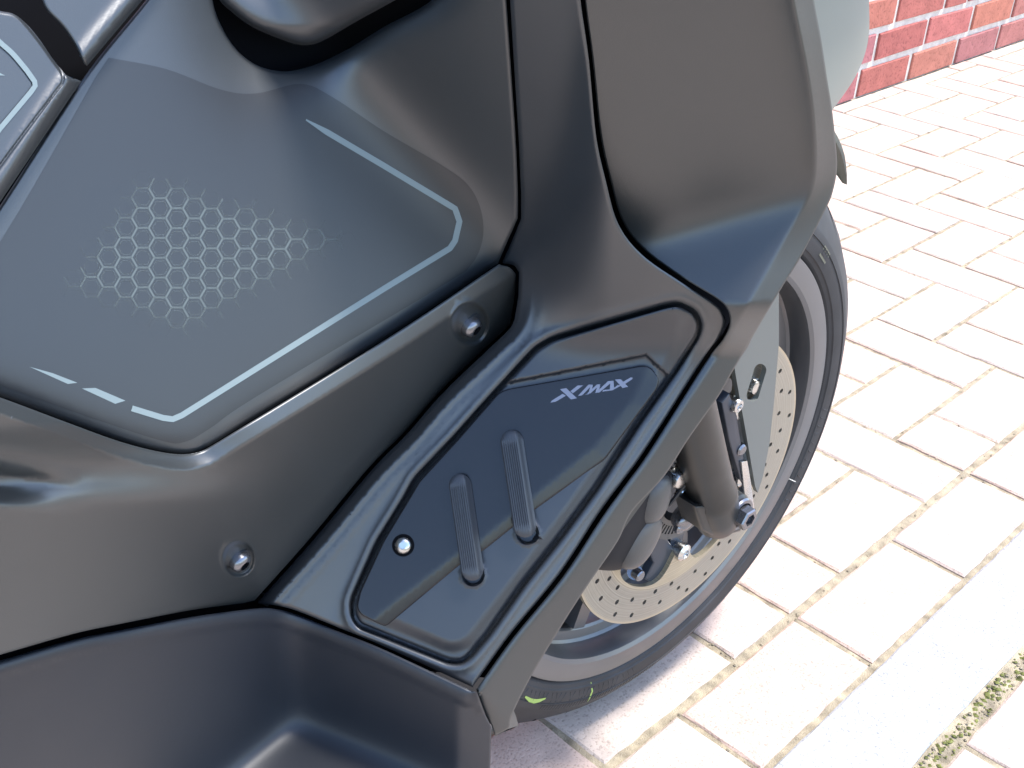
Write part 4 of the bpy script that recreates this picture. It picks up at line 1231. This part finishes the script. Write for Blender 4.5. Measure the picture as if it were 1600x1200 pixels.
# ------------------------------------------------------------------ the other half of the bodywork and the belly
MY = -.078
for o in [o for o in SC.children if o.name in ('tunnel_cover', 'lower_side_cover', 'leg_shield', 'side_fairing', 'floorboard', 'front_cowl', 'inner_body')]:
    me = o.data.copy(); n = len(me.vertices); co = np.empty(n * 3); me.vertices.foreach_get('co', co); co = co.reshape(-1, 3)
    m2 = mesh(o.name.split('.')[0], np.c_[co[:, 0], 2 * MY - co[:, 1], co[:, 2]], [list(p.vertices)[::-1] for p in me.polygons], True)
    m2.materials.append(o.data.materials[0]); under(link(o.name.split('.')[0], m2))
bm = bmesh.new(); prev = None
for x, z0, z1, hw in ((.42, .17, .30, .10), (.50, .13, .34, .13), (.80, .12, .34, .14), (1.10, .16, .36, .12)):
    r_ = [bm.verts.new((x, MY + a * hw, z)) for a, z in ((-.7, z0), (.7, z0), (1, (z0 + z1) / 2), (1, z1), (-1, z1), (-1, (z0 + z1) / 2))]
    if prev:
        for i in range(6): bm.faces.new((prev[i], prev[(i + 1) % 6], r_[(i + 1) % 6], r_[i]))
    else: bm.faces.new(r_)
    prev = r_
bm.faces.new(prev[::-1]); bmesh.ops.recalc_face_normals(bm, faces=bm.faces)
under(bmobj('belly_pan', bm, M['dark'], None, auto=30))

# ------------------------------------------------------------------ seat, tail and upper cowl, just outside the picture
def loft(name, secs, m, auto=40):
    """secs: list of closed rings of (x, y, z)"""
    bm = bmesh.new(); prev = None
    for r in secs:
        v = [bm.verts.new(p) for p in r]
        if prev:
            for i in range(len(v)): bm.faces.new((prev[i], prev[(i + 1) % len(v)], v[(i + 1) % len(v)], v[i]))
        else: bm.faces.new(v)
        prev = v
    bm.faces.new(prev[::-1]); bmesh.ops.recalc_face_normals(bm, faces=bm.faces)
    o = bmobj(name, bm, m, None, auto=auto)
    return under(o)
def half(x, pts): return [(x, MY + y, z) for y, z in pts] + [(x, MY - y, z) for y, z in reversed(pts)]
loft('rear_body', [half(.66, [(.03, .34), (.11, .38), (.145, .50), (.14, .60), (.10, .69), (.03, .71)]), half(.80, [(.03, .32), (.13, .36), (.17, .50), (.165, .62), (.13, .71), (.03, .72)]),
    half(1.05, [(.03, .36), (.13, .42), (.18, .56), (.175, .66), (.14, .73), (.03, .74)]), half(1.40, [(.03, .52), (.08, .55), (.12, .64), (.12, .72), (.09, .78), (.03, .79)])], M['cover'])
loft('seat', [half(.68, [(.02, .705), (.07, .705), (.10, .715), (.10, .735), (.07, .765), (.02, .775)]), half(.80, [(.02, .72), (.10, .72), (.145, .725), (.15, .75), (.12, .79), (.02, .80)]),
    half(1.05, [(.02, .74), (.12, .74), (.165, .745), (.165, .775), (.13, .81), (.02, .815)]), half(1.40, [(.02, .79), (.06, .79), (.10, .80), (.10, .83), (.07, .87), (.02, .88)])], M['plastic'])
def hring(z, k, sx): return [(sx + k * x, MY + k * y, z) for x, y in ((.36, .08), (.335, .20), (.25, .26), (.10, .22), (-.12, .13), (-.26, .04), (-.26, -.04), (-.12, -.13), (.10, -.22), (.25, -.26), (.335, -.20), (.36, -.08))]
loft('upper_cowl', [hring(.765, 1., 0), hring(.83, .93, .03), hring(.90, .78, .06), hring(.96, .55, .10)], M['fairing'])
loft('rear_wheel', [[(1.22 + .26 * math.cos(t) * r, MY + y, .27 + .26 * math.sin(t) * r) for t in np.linspace(0, 2 * math.pi, 40, endpoint=False)] for y, r in ((-.06, .75), (-.06, .9), (-.03, 1.), (.03, 1.), (.06, .9), (.06, .75))], M['tyre'])
